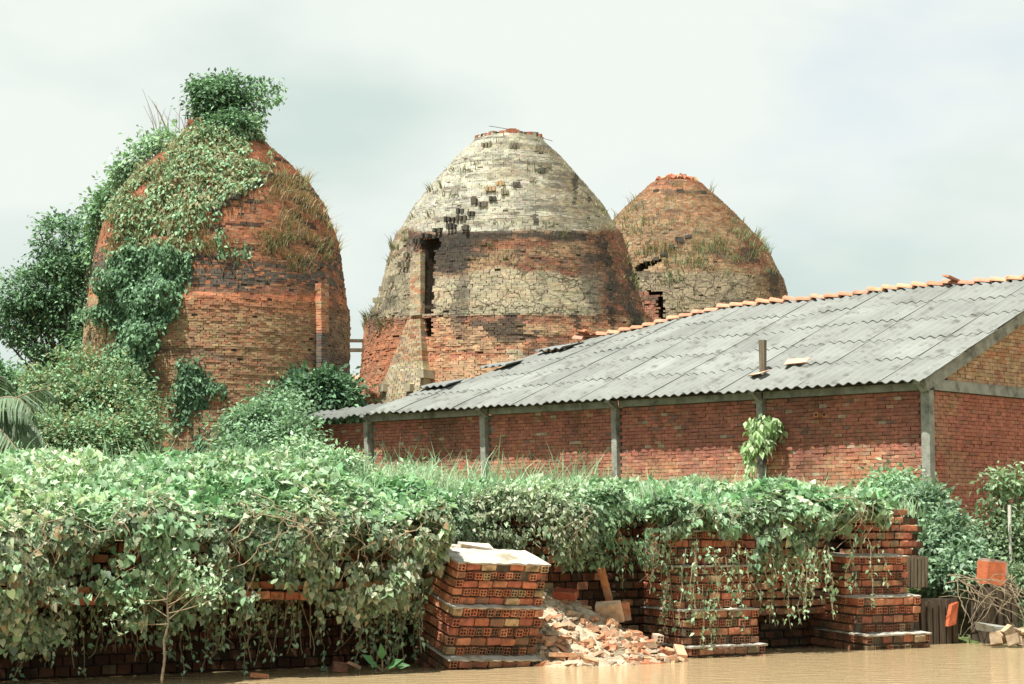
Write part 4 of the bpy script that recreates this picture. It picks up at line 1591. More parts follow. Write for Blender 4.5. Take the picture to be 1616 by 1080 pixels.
def crown(ells, nclump, per, sig, size, cols, kind='tiny', shell=.55, flat=.7, droop=.35, cj=.3):
    vol = np.array([np.prod(r) ** .8 for _, r in ells])
    pickc = rng.choice(len(ells), nclump, p=vol / vol.sum())
    C = np.array([ells[i][0] for i in pickc])
    Rr = np.array([ells[i][1] for i in pickc])
    u = rdir(nclump)
    rad = rng.random(nclump) ** (1 / 3) * (1 - shell) + shell * rng.uniform(.75, 1.08, nclump)
    rad = rad * (.55 + .95 * fbm(C + u * Rr * .8, 1.6 / max(.4, float(np.mean(Rr))), 83, 2))
    cc = C + u * Rr * rad[:, None]
    per_n = rng.poisson(per, nclump) + 1
    idx = np.repeat(np.arange(nclump), per_n)
    n = len(idx)
    sg = sig * rng.uniform(.6, 1.4, nclump)[idx]
    loc = rng.normal(size=(n, 3)) * sg[:, None] * np.array([1, 1, flat])
    P = cc[idx] + loc
    outw = unit(u[idx] * .6 + unit(loc) * .5)
    Nn = unit(outw * .7 + np.array([0, 0, .75]) + rng.normal(size=(n, 3)) * .45)
    D = unit(outw + rng.normal(size=(n, 3)) * .6 - np.array([0, 0, droop]))
    sz = size * rng.uniform(.65, 1.3, n)
    tint = rng.uniform(.75, 1.25, nclump)[idx]
    V, F, Cc = leaves(P, Nn, D, sz, cols, kind, cj)
    Cc = Cc * np.repeat(tint, len(LEAF[kind][0]))[:, None]
    return V, F, Cc, cc


def limbs(base, tips, r0, nmax=40, mid=.45):
    """trunk and limbs: from the base to a fork, then out to some of the clumps"""
    ps = []
    base = np.asarray(base, float)
    top = tips.mean(0)
    fork = base * (1 - mid) + top * mid
    ps.append(tube([base, base * .6 + fork * .4 + rng.normal(0, .08, 3), fork], [r0, r0 * .85, r0 * .7], 8))
    sel = tips[rng.choice(len(tips), min(nmax, len(tips)), replace=False)]
    for tpt in sel:
        m = fork * .45 + tpt * .55 + rng.normal(0, .15, 3) - np.array([0, 0, .05])
        ps.append(tube([fork, m, tpt], [r0 * .42, r0 * .22, r0 * .06], 5))
    V, F, _ = cat(ps)
    return V, F


def plant(name, label, catg, ells, nclump, per, sig, size, cols, base, r0=.08, kind='tiny', group=None, mat='leaf_far', nl=30, **kw):
    V, F, C, cc = crown(ells, nclump, per, sig, size, cols, kind, **kw)
    R = root(name, label, catg, group, tuple(base))
    part('crown', V, F, M[mat], R, C, True)
    v, f = limbs(base, cc, r0, nl)
    part('trunk', v, f, M['bark'], R)
    return R


def gnd(px, Y):
    p = W(px, 800, Y)
    s, d = toB(p)
    p[2] = float(ground_z(s, d)[0])
    return p


# --- trees and bushes round the kilns
plant('broadleaf_tree', 'dark green tree rising behind the left flank of the overgrown kiln', 'tree',
      [ell(118, 385, 79, 48, 48), ell(60, 465, 79, 62, 42), ell(115, 470, 79, 55, 60), ell(95, 545, 79, 58, 38), ell(25, 500, 79, 36, 34), ell(150, 540, 78, 40, 40)], 400, 52, .25, .17, DARKG[1:] + GREENS[:3], gnd(150, 79), .28, nl=80, shell=.5)
plant('shrub', 'leafy shrub on the left shoulder of the overgrown kiln', 'shrub', [ell(165, 340, 69, 20, 36), ell(180, 305, 69, 14, 16), ell(158, 390, 69, 14, 26)], 90, 26, .24, .2, GREENS, K1.pt(np.array([-1.45]), np.array([9.2]))[0], .07, nl=14)
plant('shrub', 'wispy shrub below the crest on the left slope of the overgrown kiln', 'shrub', [ell(238, 228, 67.5, 20, 13), ell(212, 258, 67.5, 26, 14), ell(192, 280, 67.5, 18, 14), ell(262, 226, 67.2, 14, 16)], 75, 22, .22, .17, GREENS[1:] + PALE[:1], K1.pt(np.array([-1.1]), np.array([13.2]))[0], .05, nl=14)
plant('shrub', 'dense dark shrub sprouting from the very top of the overgrown kiln', 'shrub', [ell(342, 162, 68, 35, 36), ell(365, 143, 68, 26, 26), ell(338, 205, 66.8, 22, 18), ell(370, 200, 66.8, 26, 20), ell(316, 138, 68, 14, 16)], 230, 36, .20, .16, DARKG[1:] + GREENS[:3], K1.pt(np.array([0.]), np.array([15.6]))[0] + [0, .7, 0], .14, nl=26, shell=.5)
plant('sapling', 'thin pale sapling leaning right beside the shrub on the overgrown kiln', 'sapling', [ell(405, 165, 68, 14, 18), ell(420, 145, 68, 14, 14), ell(436, 134, 68, 8, 6), ell(410, 188, 68, 10, 12), ell(432, 155, 68, 8, 8)], 34, 15, .17, .17, GREENS, K1.pt(np.array([.5]), np.array([15.4]))[0] + [0, .8, 0], .045, nl=18)
plant('bush', 'big tangled bush in front of the left foot of the overgrown kiln', 'bush', [ell(140, 592, 60, 30, 30), ell(95, 630, 59, 40, 40), ell(165, 640, 59, 46, 45), ell(70, 690, 57, 45, 40), ell(140, 700, 57, 60, 40), ell(215, 690, 58, 30, 45), ell(205, 630, 60, 22, 40), ell(108, 575, 60, 13, 20), ell(58, 605, 59, 18, 16), ell(182, 590, 60, 14, 26), ell(235, 650, 60, 12, 28)], 560, 44, .24, .14, GREENS[2:] + OLIVE[:2] + PALE[2:3] + GREENS[1:2], gnd(140, 59), .12, nl=50, shell=.5, kind='tiny')
plant('bush', 'grey-green bush against the kiln foot at the end of the shed wall', 'bush', [ell(410, 680, 54, 52, 38), ell(440, 650, 55, 36, 28), ell(385, 715, 53, 40, 26), ell(462, 690, 53, 28, 26)], 300, 44, .22, .14, GREENS[1:4] + [(.22, .31, .22), (.16, .25, .16)], gnd(415, 54), .1, nl=30, shell=.5)
plant('bush', 'rounded dark bush behind the far end of the shed wall', 'bush', [ell(515, 628, 61, 40, 32), ell(485, 622, 61, 22, 24), ell(545, 640, 61, 16, 16)], 210, 30, .24, .2, DARKG + GREENS[:2], gnd(515, 61), .1, nl=20, shell=.55)
plant('bush', 'far hazy bush at the left edge beyond the palm', 'bush', [ell(15, 610, 92, 40, 26), ell(60, 605, 92, 30, 18), ell(-30, 600, 92, 40, 40)], 160, 26, .35, .26, GREENS[:2], gnd(20, 92), .12, nl=20)
plant('bush', 'low bush poking up between the two nearer kilns', 'bush', [ell(556, 660, 70, 14, 24)], 40, 22, .22, .2, DARKG, gnd(556, 70), .06, nl=8)
# --- climbers on the left kiln
KP = {
    'blanket': [(308, 205), (405, 205), (428, 252), (405, 288), (352, 318), (328, 345), (322, 378), (300, 392), (280, 400), (235, 405), (196, 395), (182, 360), (178, 330), (200, 295), (240, 258), (285, 235)],
    'hang': [(186, 396), (240, 392), (292, 398), (296, 420), (284, 460), (270, 490), (252, 510), (246, 560), (242, 620), (238, 655), (196, 655), (186, 570), (186, 500), (165, 505), (140, 500), (165, 470), (186, 440)],
    'trail': [(336, 322), (346, 322), (348, 372), (362, 398), (398, 402), (398, 408), (356, 408), (338, 380)],
    'climb': [(286, 566), (316, 566), (324, 600), (348, 606), (352, 630), (326, 624), (328, 712), (282, 712), (276, 640)],
    'right': [(434, 612), (468, 580), (472, 590), (450, 640), (420, 650)],
    'left': [(150, 500), (182, 480), (186, 520), (150, 560)],
}


def on_kiln(k, poly, n, zr, thr=(-1.57, 1.57)):
    cs = [k.at(x, y) for x, y in poly]
    t0, t1 = max(thr[0], min(c[0] for c in cs) - .05), min(thr[1], max(c[0] for c in cs) + .05)
    if min(x for x, y in poly) < k.pxc - 195 * 68 / k.Y * .95:
        t0 = thr[0]
    if max(x for x, y in poly) > k.pxc + 195 * 68 / k.Y * .88:
        t1 = thr[1]
    z0, z1 = max(zr[0], min(c[1] for c in cs) - .3), min(zr[1], max(c[1] for c in cs) + .3)
    th = rng.uniform(t0, t1, n * 4 + 200)
    z = rng.uniform(z0, z1, n * 4 + 200)
    P = k.pt(th, z)
    qx, qy = proj(P)
    ok = inpoly(qx + (fbm(P, 1.2, 91, 3) - .5) * 44 + rng.normal(0, 5, len(qx)), qy + (fbm(P, 1.2, 95, 3) - .5) * 44 + rng.normal(0, 5, len(qx)), poly)
    return th[ok][:n], z[ok][:n]


def kiln_creeper(label, poly, n, size, cols, thick, gap=.42, kind='oval', zr=(4, 16.5), down=1.0):
    th, z = on_kiln(K1, poly, n, zr)
    er, et, sl = skin_frame(K1, th, z)
    nrm = unit(er + np.array([0, 0, 1.0]) * (-sl)[:, None])
    P0 = K1.pt(th, z)
    cl = fbm(P0, 1.5, 31, 2)
    ok = fbm(P0, 1.1, 37) > gap
    th, z, nrm, P0, cl = th[ok], z[ok], nrm[ok], P0[ok], cl[ok]
    m = len(th)
    P = P0 + nrm * (.03 + thick * np.clip((cl - .3) * 2, .05, 1) * rng.random(m) ** .6)[:, None]
    Nn = unit(nrm + np.array([0, 0, .6]) + rng.normal(size=(m, 3)) * .4)
    D = unit(rng.normal(size=(m, 3)) * .6 + np.array([0, 0, -down]))
    V, F, C = leaves(P, Nn, D, size * rng.uniform(.6, 1.3, m), cols, kind, .3)
    c0 = P0.mean(0)
    R = root('creeper', label, 'creeper', 'climbers on the overgrown kiln', tuple(c0))
    part('foliage', V, F, M['leaf_far'], R, C, True, 'stuff')
    # woody stems running down under the leaves
    ps = []
    for q in range(6):
        i = rng.integers(0, m)
        t0, zz = th[i], z[i]
        L_ = rng.uniform(.6, 1.6)
        zs = np.linspace(zz, max(GZ, zz - L_), 8)
        ts = t0 + np.cumsum(rng.normal(0, .012, 8))
        ps.append(tube(K1.pt(ts, zs, .05), .018, 4))
    V, F, _ = cat(ps)
    part('stem', V, F, M['bark'], R, kind='stuff')
    return R


kiln_creeper('pale green creeper blanketing the upper left of the overgrown kiln', KP['blanket'], 11000, .16, GREENS[1:] + PALE[:1] + OLIVE, .42, .44)
kiln_creeper('thick dark creeper column hanging down the left of the overgrown kiln', KP['hang'], 11000, .17, DARKG[1:] + GREENS[:3], 1.0, .18)
kiln_creeper('thin creeper trail dangling near the middle of the overgrown kiln', KP['trail'], 260, .17, GREENS, .15, .2)
kiln_creeper('dark ivy-like climber on the lower front of the overgrown kiln', KP['climb'], 1900, .17, DARKG[1:] + GREENS[:2], .45, .2, zr=(2.3, 9))
kiln_creeper('small climber reaching up the overgrown kiln from the right bush', KP['right'], 380, .17, DARKG[1:] + GREENS[:2], .35, .1, zr=(2.3, 9))


# --- dry grass growing out of the kilns' joints
def kiln_grass(k, label, polys, n, h, cols, ncl, zr, thr=(-1.7, 1.7), lean=.5, w=.035):
    parts = []
    for poly, frac in polys:
        m = int(ncl * frac)
        th, z = on_kiln(k, poly, m, zr, thr)
        if not len(th):
            continue
        c = n
        T = np.repeat(th, c) + rng.normal(0, .10, len(th) * c) / k.rad(np.repeat(z, c)) * 2.2
        Z_ = np.repeat(z, c) + rng.normal(0, .05, len(th) * c)
        P = k.pt(T, Z_, -.01)
        hh = h * np.repeat(rng.uniform(.5, 1.4, len(th)), c) * rng.uniform(.5, 1.2, len(T))
        V, F, C = grass(P, hh, lean, w, cols, 2)
        er = np.stack([np.sin(T), -np.cos(T), 0 * T], -1)
        kk = np.tile(np.repeat(np.arange(3) / 2., 2), len(T))
        V = V + np.repeat(er, 6, 0) * (kk ** 1.5 * np.repeat(hh, 6) * .45)[:, None]
        parts.append((V, F, C))
    V, F, C = cat(parts)
    o = part('dry_grass', V, F, M['dry'], None, C)
    return tag(o, label, 'grass', None, 'stuff')


kiln_grass(K1, 'dry tan grass growing on the right shoulder of the overgrown kiln',
           [([(425, 245), (470, 275), (512, 330), (530, 380), (538, 425), (500, 425), (470, 400), (440, 390), (410, 330), (415, 290)], .55), ([(405, 370), (475, 385), (490, 425), (460, 432), (410, 405)], .22),
            ([(150, 440), (175, 380), (200, 350), (240, 330), (300, 380), (260, 420), (190, 410), (160, 470)], .45), ([(180, 330), (230, 270), (300, 230), (310, 260), (250, 300), (200, 350)], .25), ([(300, 380), (360, 385), (365, 402), (300, 405)], .1), ([(215, 560), (240, 560), (240, 700), (210, 700)], .1)],
           13, .46, OLIVE + DRYC, 130, (6, 16.4), lean=.8)
big2 = [([(px - 9, py - 5), (px + 9, py - 5), (px + 9, py + 5), (px - 9, py + 5)], 1 / 24.) for px, py in
        [(775, 238), (756, 252), (735, 262), (700, 290), (716, 280), (680, 302), (706, 312), (676, 335), (655, 355), (635, 372), (790, 360), (875, 370), (895, 365), (828, 255), (866, 268), (750, 390), (760, 400), (800, 400), (738, 405), (950, 330), (965, 350), (985, 395), (962, 372), (620, 400)]]
kiln_grass(K2, 'sparse grass tufts dotted over the whitewashed kiln', big2 + [([(572, 500), (640, 498), (640, 514), (572, 520)], .5), ([(600, 380), (640, 370), (650, 390), (600, 440)], .2), ([(985, 395), (1000, 395), (1015, 470), (1000, 470)], .35)], 12, .34, OLIVE + [(.10, .11, .06), (.16, .15, .09)], 40, (6, 16.2), w=.04)
big3 = [([(px - 12, py - 6), (px + 12, py - 6), (px + 12, py + 6), (px - 12, py + 6)], 1 / 16.) for px, py in
        [(1062, 305), (1105, 312), (1060, 320), (1055, 350), (1105, 352), (1095, 362), (1165, 362), (1130, 320), (1040, 395), (1032, 415), (1010, 405), (1090, 395), (1140, 390), (1060, 430), (1190, 425), (1165, 425), (1135, 425), (1100, 430), (1070, 470), (1055, 440), (1000, 320), (1000, 350)]]
kiln_grass(K3, 'green-brown grass clumps scattered over the farthest tan kiln', big3 + [([(1085, 375), (1150, 380), (1165, 425), (1090, 430)], 1.0), ([(1150, 345), (1200, 380), (1232, 432), (1215, 436), (1150, 420)], .9), ([(1000, 410), (1060, 380), (1070, 500), (1050, 500), (1050, 430)], .7), ([(975, 340), (1000, 320), (1060, 380), (990, 380)], .5)], 11, .42, OLIVE + GREENS[1:3] + DRYC[:1], 30, (6, 18))
# tall seeding stalks against the sky on the left kiln's shoulder
ps = []
for q in range(16):
    b0 = W(random.uniform(245, 300), random.uniform(205, 235), 68)
    tpt = b0 + np.array([random.uniform(-.9, .3), 0, random.uniform(.6, 1.7)])
    ps.append(tube([b0, (b0 + tpt) / 2 + [random.uniform(-.05, .1), 0, .1], tpt], [.014, .010, .004], 4))
V, F, _ = cat(ps)
tag(part('dry_stalk', V, F, M['twig'], None), 'thin dry seed stalks against the sky on the overgrown kiln', 'grass', None, 'stuff')

# --- palm at the left edge
palm = root('palm_tree', 'pale drooping palm fronds entering at the left edge', 'palm', None, tuple(gnd(-30, 52)))
pb = gnd(-34, 52)
ptop = W(-38, 655, 52)
part('trunk', *tube([pb, (pb + ptop) / 2 + [.1, 0, 0], ptop], [.2, .16, .14], 8), M['bark'], palm)
FR = [(20, 606, 52, 655), (45, 640, 70, 700), (30, 640, 45, 675), (-10, 585, 10, 600), (10, 680, 40, 735), (55, 620, 75, 615), (-60, 590, -110, 640), (20, 660, 55, 690)]
for (mx_, my, ex, ey) in FR:
    yj = random.uniform(-1, 1)
    a, m_, e = ptop, W(mx_, my - 8, 52 + yj), W(ex, ey, 52 + 1.6 * yj)
    tt = np.linspace(0, 1, 16)[:, None]
    C = (1 - tt) ** 2 * a + 2 * tt * (1 - tt) * m_ + tt ** 2 * e
    fr = part('frond', *tube(C, np.linspace(.035, .008, 16), 5), M['twig'], palm)
    nl = 56
    ti = np.linspace(.12, 1, nl)
    Pc = np.stack([np.interp(ti, tt[:, 0], C[:, k]) for k in range(3)], -1)
    tg = unit(np.gradient(Pc, axis=0))
    parts = []
    for sd in (-1, 1):
        sdv = unit(np.cross(tg, [0, 0, 1.0])) * sd
        D = unit(sdv * .6 + tg * .45 + np.array([0, 0, -.75]) + rng.normal(0, .1, (nl, 3)))
        ln = .75 * np.sin(np.clip(ti, .1, .97) * math.pi * .9 + .25) + .15
        sd2 = unit(np.cross(D, [0, 0, 1.0]) + rng.normal(0, .2, (nl, 3)))
        P1, P2, P3 = Pc, Pc + D * (ln * .5)[:, None] + sdv * .05, Pc + D * ln[:, None] + np.array([0, 0, -.12])
        w = .024
        V = np.stack([P1 - sd2 * w, P1 + sd2 * w, P2 - sd2 * w, P2 + sd2 * w, P3], 1).reshape(-1, 3)
        o5 = (np.arange(nl) * 5)[:, None]
        parts.append((V, [o5 + np.array([[0, 1, 3, 2]]), o5 + np.array([[2, 3, 4]])], np.repeat(hsv_jit(np.tile([[.17, .24, .15]], (nl, 1)), .2), 5, 0)))
    V, F, Cc = cat(parts)
    part('leaflets', V, F, M['grass'], fr, Cc, kind='stuff')

# ------------------------------------------------------------------ creeper over the bank
XL = [-200, 0, 60, 100, 125, 150, 175, 230, 300, 360, 420, 480, 520, 600, 640, 668, 690, 720, 800, 850, 872, 930, 960, 1000, 1040, 1080, 1120, 1148, 1172, 1195, 1215, 1240, 1280, 1295, 1330, 1380, 1400, 1700]
YL = [985, 985, 1020, 950, 875, 895, 975, 1000, 965, 925, 925, 905, 955, 985, 945, 885, 880, 880, 878, 885, 915, 900, 868, 850, 835, 832, 858, 900, 825, 842, 880, 852, 890, 842, 828, 818, 806, 800]
PROF_L = np.array([(.10, .25), (.0, .8), (-.10, 1.4), (-.16, 1.80), (-.05, 2.10), (.35, 2.30), (1.3, 2.46), (3.0, 2.58), (6.0, 2.68), (11, 2.74)])
PROF_R = np.array([(.55, .7), (.40, 1.2), (.25, 1.7), (.15, 2.05), (.30, 2.28), (.8, 2.38), (1.8, 2.44), (3.5, 2.48), (6.5, 2.50), (11, 2.52)])


def prof(s, l):
    """point (d, z) of the creeper's skin; l runs 0..9 from the hanging hem up over the lip and inland"""
    k = sst(4.2, 6.5, s)
    i = np.arange(10)
    dl, zl = np.interp(l, i, PROF_L[:, 0]), np.interp(l, i, PROF_L[:, 1])
    dr, zr = np.interp(l, i, PROF_R[:, 0]), np.interp(l, i, PROF_R[:, 1])
    d, z = dl * (1 - k) + dr * k, zl * (1 - k) + zr * k
    z = z + .28 * np.exp(-((s - 2.6) / 1.3) ** 2) * sst(3.5, 6, l)
    ns = vn(np.stack([s * .9, 0 * s + 3.3, 0 * s], -1).reshape(-1, 3)).reshape(np.shape(s)) - .5
    n2_ = vn(np.stack([s * 2.1, 0 * s + 7.7, 0 * s], -1).reshape(-1, 3)).reshape(np.shape(s)) - .5
    lip = np.exp(-((l - 3.6) / 1.6) ** 2)
    d = d - (.75 * ns + .35 * n2_) * lip
    z = z + (.30 * ns + .26 * n2_) * sst(2.0, 4.0, l)
    d = d + .95 * sst(4.15, 4.6, s) * (1 - sst(6.0, 6.6, s)) * (1 - sst(6.5, 8.5, l))      # the growth stands back behind the tilted pier
    return d, z


def bank_sample(n, s0, s1, l0, l1, spread=.30, dens=None):
    s = rng.uniform(s0, s1, n)
    l = rng.uniform(l0, l1, n)
    d, z = prof(s, l)
    d2, z2 = prof(s, l + .05)
    tv = unit(np.c_[d2 - d, z2 - z])
    nd, nz = -tv[:, 1], tv[:, 0]                       # outward normal in the (d, z) plane
    P = B(s, d, z)
    bump = (fbm(P, 1.0, 41, 3) - .5) * 4.2 * spread
    off = bump - rng.exponential(spread * .38, n) + .05
    d, z = d + nd * off, z + nz * off
    P = B(s, d, z)
    N3 = unit(np.c_[nd[:, None] * BN[None], nz])
    return P, N3, s, l


def bank_leaves(n, s0, s1, l0, l1, size, cols, kind='heart', spread=.3, thin=.30, hem=True):
    P, N3, s, l = bank_sample(n, s0, s1, l0, l1, spread)
    qx, qy = proj(P)
    ok = np.ones(len(P), bool)
    if hem:
        low = np.interp(qx, XL, YL)
        jag = (fbm(P * [1, 1, .25], 1.9, 51, 3) - .5) * 190
        ok &= rng.random(len(P)) > sst(-22, 34, qy - low - jag)
    ok &= fbm(P, 3.0, 55, 3) > (thin + .07) * (1 + .28 * sst(4.4, 2.0, l))
    P, N3, l = P[ok], N3[ok], l[ok]
    m = len(P)
    hang = sst(5.2, 3.2, l)
    D = unit(rng.normal(size=(m, 3)) * .55 + np.array([0, 0, -1.0]) * (.15 + .85 * hang)[:, None] + N3 * .35)
    Nn = unit(N3 * .8 + np.array([0, 0, .55]) + rng.normal(size=(m, 3)) * .62)
    V, F, C = leaves(P, Nn, D, size * (.5 + rng.random(m) ** 2 * .95), cols, kind, .38)
    # patches of other growth: paler, yellower or darker
    f = fbm(P, .8, 61, 2)
    tint = np.where((f > .58)[:, None], np.array([[1.25, 1.12, 1.15]]), np.where((f < .42)[:, None], np.array([[.72, .86, .75]]), 1.0))
    C = C * np.repeat(tint, len(LEAF[kind][0]), 0)
    return V, F, C, P, Nn, D


def strand(P0, L_, n=9, sway=.10, out=.05):
    """a vine hanging from P0"""
    t = np.linspace(0, 1, n)[:, None]
    side = np.r_[BE, 0] * rng.normal(0, sway) + np.r_[-BN, 0] * rng.uniform(0, out)
    w = np.cumsum(rng.normal(0, .025, (n, 3)), 0)
    return P0 + t * np.array([0, 0, -L_]) + t ** 1.6 * side * L_ + w


def strands(specs, per, size, cols, kind='oval'):
    """specs: (px, py0, py1, Y) -> tubes and their leaves"""
    ps, LP, LN, LD = [], [], [], []
    for px, y0, y1, Y in specs:
        a, b_ = W(px, y0, Y), W(px, y1, Y)
        C = strand(a, max(.15, a[2] - b_[2]))
        ps.append(tube(C, rng.uniform(.004, .008), 4, False))
        m = rng.poisson(per * max(.3, a[2] - b_[2]))
        if m:
            i = rng.uniform(0, len(C) - 1, m)
            q = np.stack([np.interp(i, np.arange(len(C)), C[:, k]) for k in range(3)], -1)
            LP.append(q + rng.normal(0, .035, (m, 3)))
    V, F, _ = cat(ps)
    P = np.concatenate(LP)
    m = len(P)
    out_ = np.r_[-BN, 0]
    Nn = unit(out_ * .8 + np.array([0, 0, .5]) + rng.normal(size=(m, 3)) * .5)
    D = unit(rng.normal(size=(m, 3)) * .6 + np.array([0, 0, -.9]))
    return (V, F), leaves(P, Nn, D, size * rng.uniform(.6, 1.25, m), cols, kind, .3)


def leaf_objs(R, P, Nn, D, size, cols, n, kind='heart'):
    """the leaves that show largest, each a leaf of its own"""
    tv, tf = LEAF[kind]
    mes = []
    for c in cols:
        mes.append(meshdata('leaf', tv, [tf], M['leaf'], np.tile(np.asarray(c, float), (len(tv), 1)), True))
    for q in range(n):
        y = unit(D[q])
        x = unit(np.cross(y, Nn[q]))
        z = np.cross(x, y)
        sz = size * random.uniform(.8, 1.25)
        o = link('leaf', random.choice(mes))
        Mx = Matrix(((x[0], y[0], z[0], P[q][0]), (x[1], y[1], z[1], P[q][1]), (x[2], y[2], z[2], P[q][2]), (0, 0, 0, 1)))
        o.matrix_world = Mx @ Matrix.Scale(sz, 4)
        loc, rot, sca = o.matrix_world.decompose()
        o.location, o.rotation_euler, o.scale = loc, rot.to_euler(), sca
        att(o, R)


def bank_creeper(label, runs, nobj, specs, per=26, big=.112, sname='creeper'):
    allp, src = [], None
    for r in runs:
        V, F, C, P, Nn, D = bank_leaves(**r)
        allp.append((V, F, C))
        if src is None:
            src = (P, Nn, D)
    (sv, sf), lv = strands(specs, per, .085, GREENS[1:] + PALE[:2] + [(.26, .25, .12)])
    allp.append(lv)
    V, F, C = cat(allp)
    s0 = src[0].mean(0)
    R = root(sname, label, 'creeper', 'creepers hanging over the bank', (s0[0], s0[1], 2.0))
    part('foliage', V, F, M['leaf'], R, C, True, 'stuff')
    part('stems', sv, sf, M['twig'], R, kind='stuff')
    if nobj:
        P, Nn, D = src
        qx, qy = proj(P)
        ok = (qx > 0) & (qx < 1616) & (qy > 770)
        # the outermost ones
        key = P @ np.r_[BN, 0]
        idx = np.where(ok)[0]
        idx = idx[np.argsort(key[idx])][:max(nobj * 4, 10)]
        idx = rng.permutation(idx)[:nobj]
        leaf_objs(R, P[idx] + np.r_[-BN, 0] * .05 + [0, 0, .02], Nn[idx], D[idx], big, GREENS[1:] + PALE[2:3], len(idx))
    return R


G0 = [(.115, .16, .10), (.165, .23, .14), (.24, .315, .195), (.35, .41, .29), (.165, .28, .15)]  # greens of the hanging front, darkened to put its shade into the leaves
sp1 = [(x, random.uniform(860, 930), random.uniform(950, 1062), 25.2 + .0042 * x + random.uniform(-.05, .3)) for x in np.concatenate([np.linspace(5, 150, 34), np.linspace(160, 240, 16), np.linspace(280, 430, 26), np.linspace(450, 500, 10), np.linspace(560, 668, 26)]) + rng.uniform(-6, 6, 112)]
bank_creeper('thick leafy creeper pouring over the bank at left, down to the water',
             [dict(n=34000, s0=-3.2, s1=4.9, l0=.1, l1=4.3, size=.092, cols=G0 + G0 + G0 + PALE[:1] + [(.30, .25, .14)], thin=.29), dict(n=46000, s0=-3.4, s1=5.4, l0=4.0, l1=9, size=.10, cols=PALE + GREENS[2:], thin=.24, spread=.26, hem=False), dict(n=16000, s0=-3.3, s1=4.9, l0=2.0, l1=7, size=.065, cols=GREENS[1:] + OLIVE[:2], kind='oval', thin=.36, spread=.34)], 190, sp1)
sp2 = [(x, random.uniform(850, 880), random.uniform(900, 950), 31.0 + random.uniform(-.2, .2)) for x in np.linspace(865, 990, 12)]
bank_creeper('pale creeper spilling down behind the rubble heap',
             [dict(n=14000, s0=4.9, s1=8.8, l0=1.2, l1=4.4, size=.10, cols=G0, kind='oval', thin=.34), dict(n=7000, s0=4.4, s1=7.2, l0=1.5, l1=5.5, size=.09, cols=G0, kind='oval', thin=.12, spread=.2), dict(n=19000, s0=5.2, s1=9.2, l0=4.2, l1=8.6, size=.10, cols=PALE + GREENS[2:], kind='oval', thin=.34, spread=.22, hem=False)], 0, sp2)
sp3 = [(x, random.uniform(850, 880), random.uniform(930, 1000), 30.6 + random.uniform(-.2, .25)) for x in np.linspace(1030, 1175, 20)] + [(1122, 950, 1036, 30.4), (1128, 940, 1010, 30.5), (1105, 930, 1025, 30.4)]
bank_creeper('fine-leaved vine draped over the tall stepped pier',
             [dict(n=8000, s0=8.5, s1=10.5, l0=1.0, l1=4.4, size=.10, cols=G0 + PALE[:2], thin=.42, spread=.2), dict(n=11000, s0=8.7, s1=11.0, l0=4.2, l1=8.6, size=.105, cols=PALE + GREENS[2:], thin=.32, spread=.22, hem=False)], 30, sp3)
sp4 = [(x, random.uniform(850, 880), random.uniform(900, 990), 31.6 + random.uniform(-.2, .25)) for x in np.linspace(1190, 1310, 32)] + [(x, 850, random.uniform(900, 960), 32.3) for x in (1350, 1366, 1392, 1340)]
bank_creeper('broad-leaved vine hanging between the two stepped piers',
             [dict(n=9000, s0=10.3, s1=13.4, l0=1.4, l1=4.5, size=.125, cols=G0 + PALE[:3], thin=.38, spread=.2), dict(n=18000, s0=10.6, s1=13.7, l0=4.2, l1=8.4, size=.115, cols=PALE + GREENS[2:], thin=.30, spread=.22, hem=False)], 80, sp4)

# woody runners that weave over the leaves
ps = []
for q in range(90):
    s0 = random.uniform(-2.6, 4.2) if q < 55 else random.uniform(6.2, 13.2)
    l0 = random.uniform(3.4, 5.0)
    n = 12
    ls = np.linspace(l0, l0 - random.uniform(1.2, 3.0), n)
    sv_ = s0 + np.cumsum(rng.normal(0, .06, n)) + np.linspace(0, random.gauss(0, .4), n)
    d_, z_ = prof(sv_, np.clip(ls, .2, 9))
    C = B(sv_, d_ - random.uniform(.0, .14), z_) + rng.normal(0, .02, (n, 3))
    ps.append(tube(C, random.uniform(.004, .009), 4, False))
V, F, _ = cat(ps)
tag(part('vine_runners', V, F, M['twig'], None), 'bare brown vine runners weaving over the bank creepers', 'vines', None, 'stuff')

# loose hanging roots and runners under the left creeper
ps = []
for q in range(70):
    px = random.choice([random.uniform(150, 260), random.uniform(280, 430), random.uniform(430, 520), random.uniform(560, 660)])
    Y = 25.3 + .0042 * px + random.uniform(0, .3)
    a = W(px, random.uniform(880, 950), Y)
    b_ = W(px + random.gauss(0, 45), random.uniform(950, 1035), Y - .05)
    m_ = (a + b_) / 2 + np.array([random.gauss(0, .12), 0, -abs(random.gauss(0, .15))])
    tt = np.linspace(0, 1, 10)[:, None]
    C = (1 - tt) ** 2 * a + 2 * tt * (1 - tt) * m_ + tt ** 2 * b_ + np.cumsum(rng.normal(0, .012, (10, 3)), 0)
    ps.append(tube(C, random.uniform(.004, .010), 4, False))
V, F, _ = cat(ps)
tag(part('hanging_roots', V, F, M['twig'], None), 'pale dry roots and runners hanging in the dark under the left creeper', 'roots', None, 'stuff')

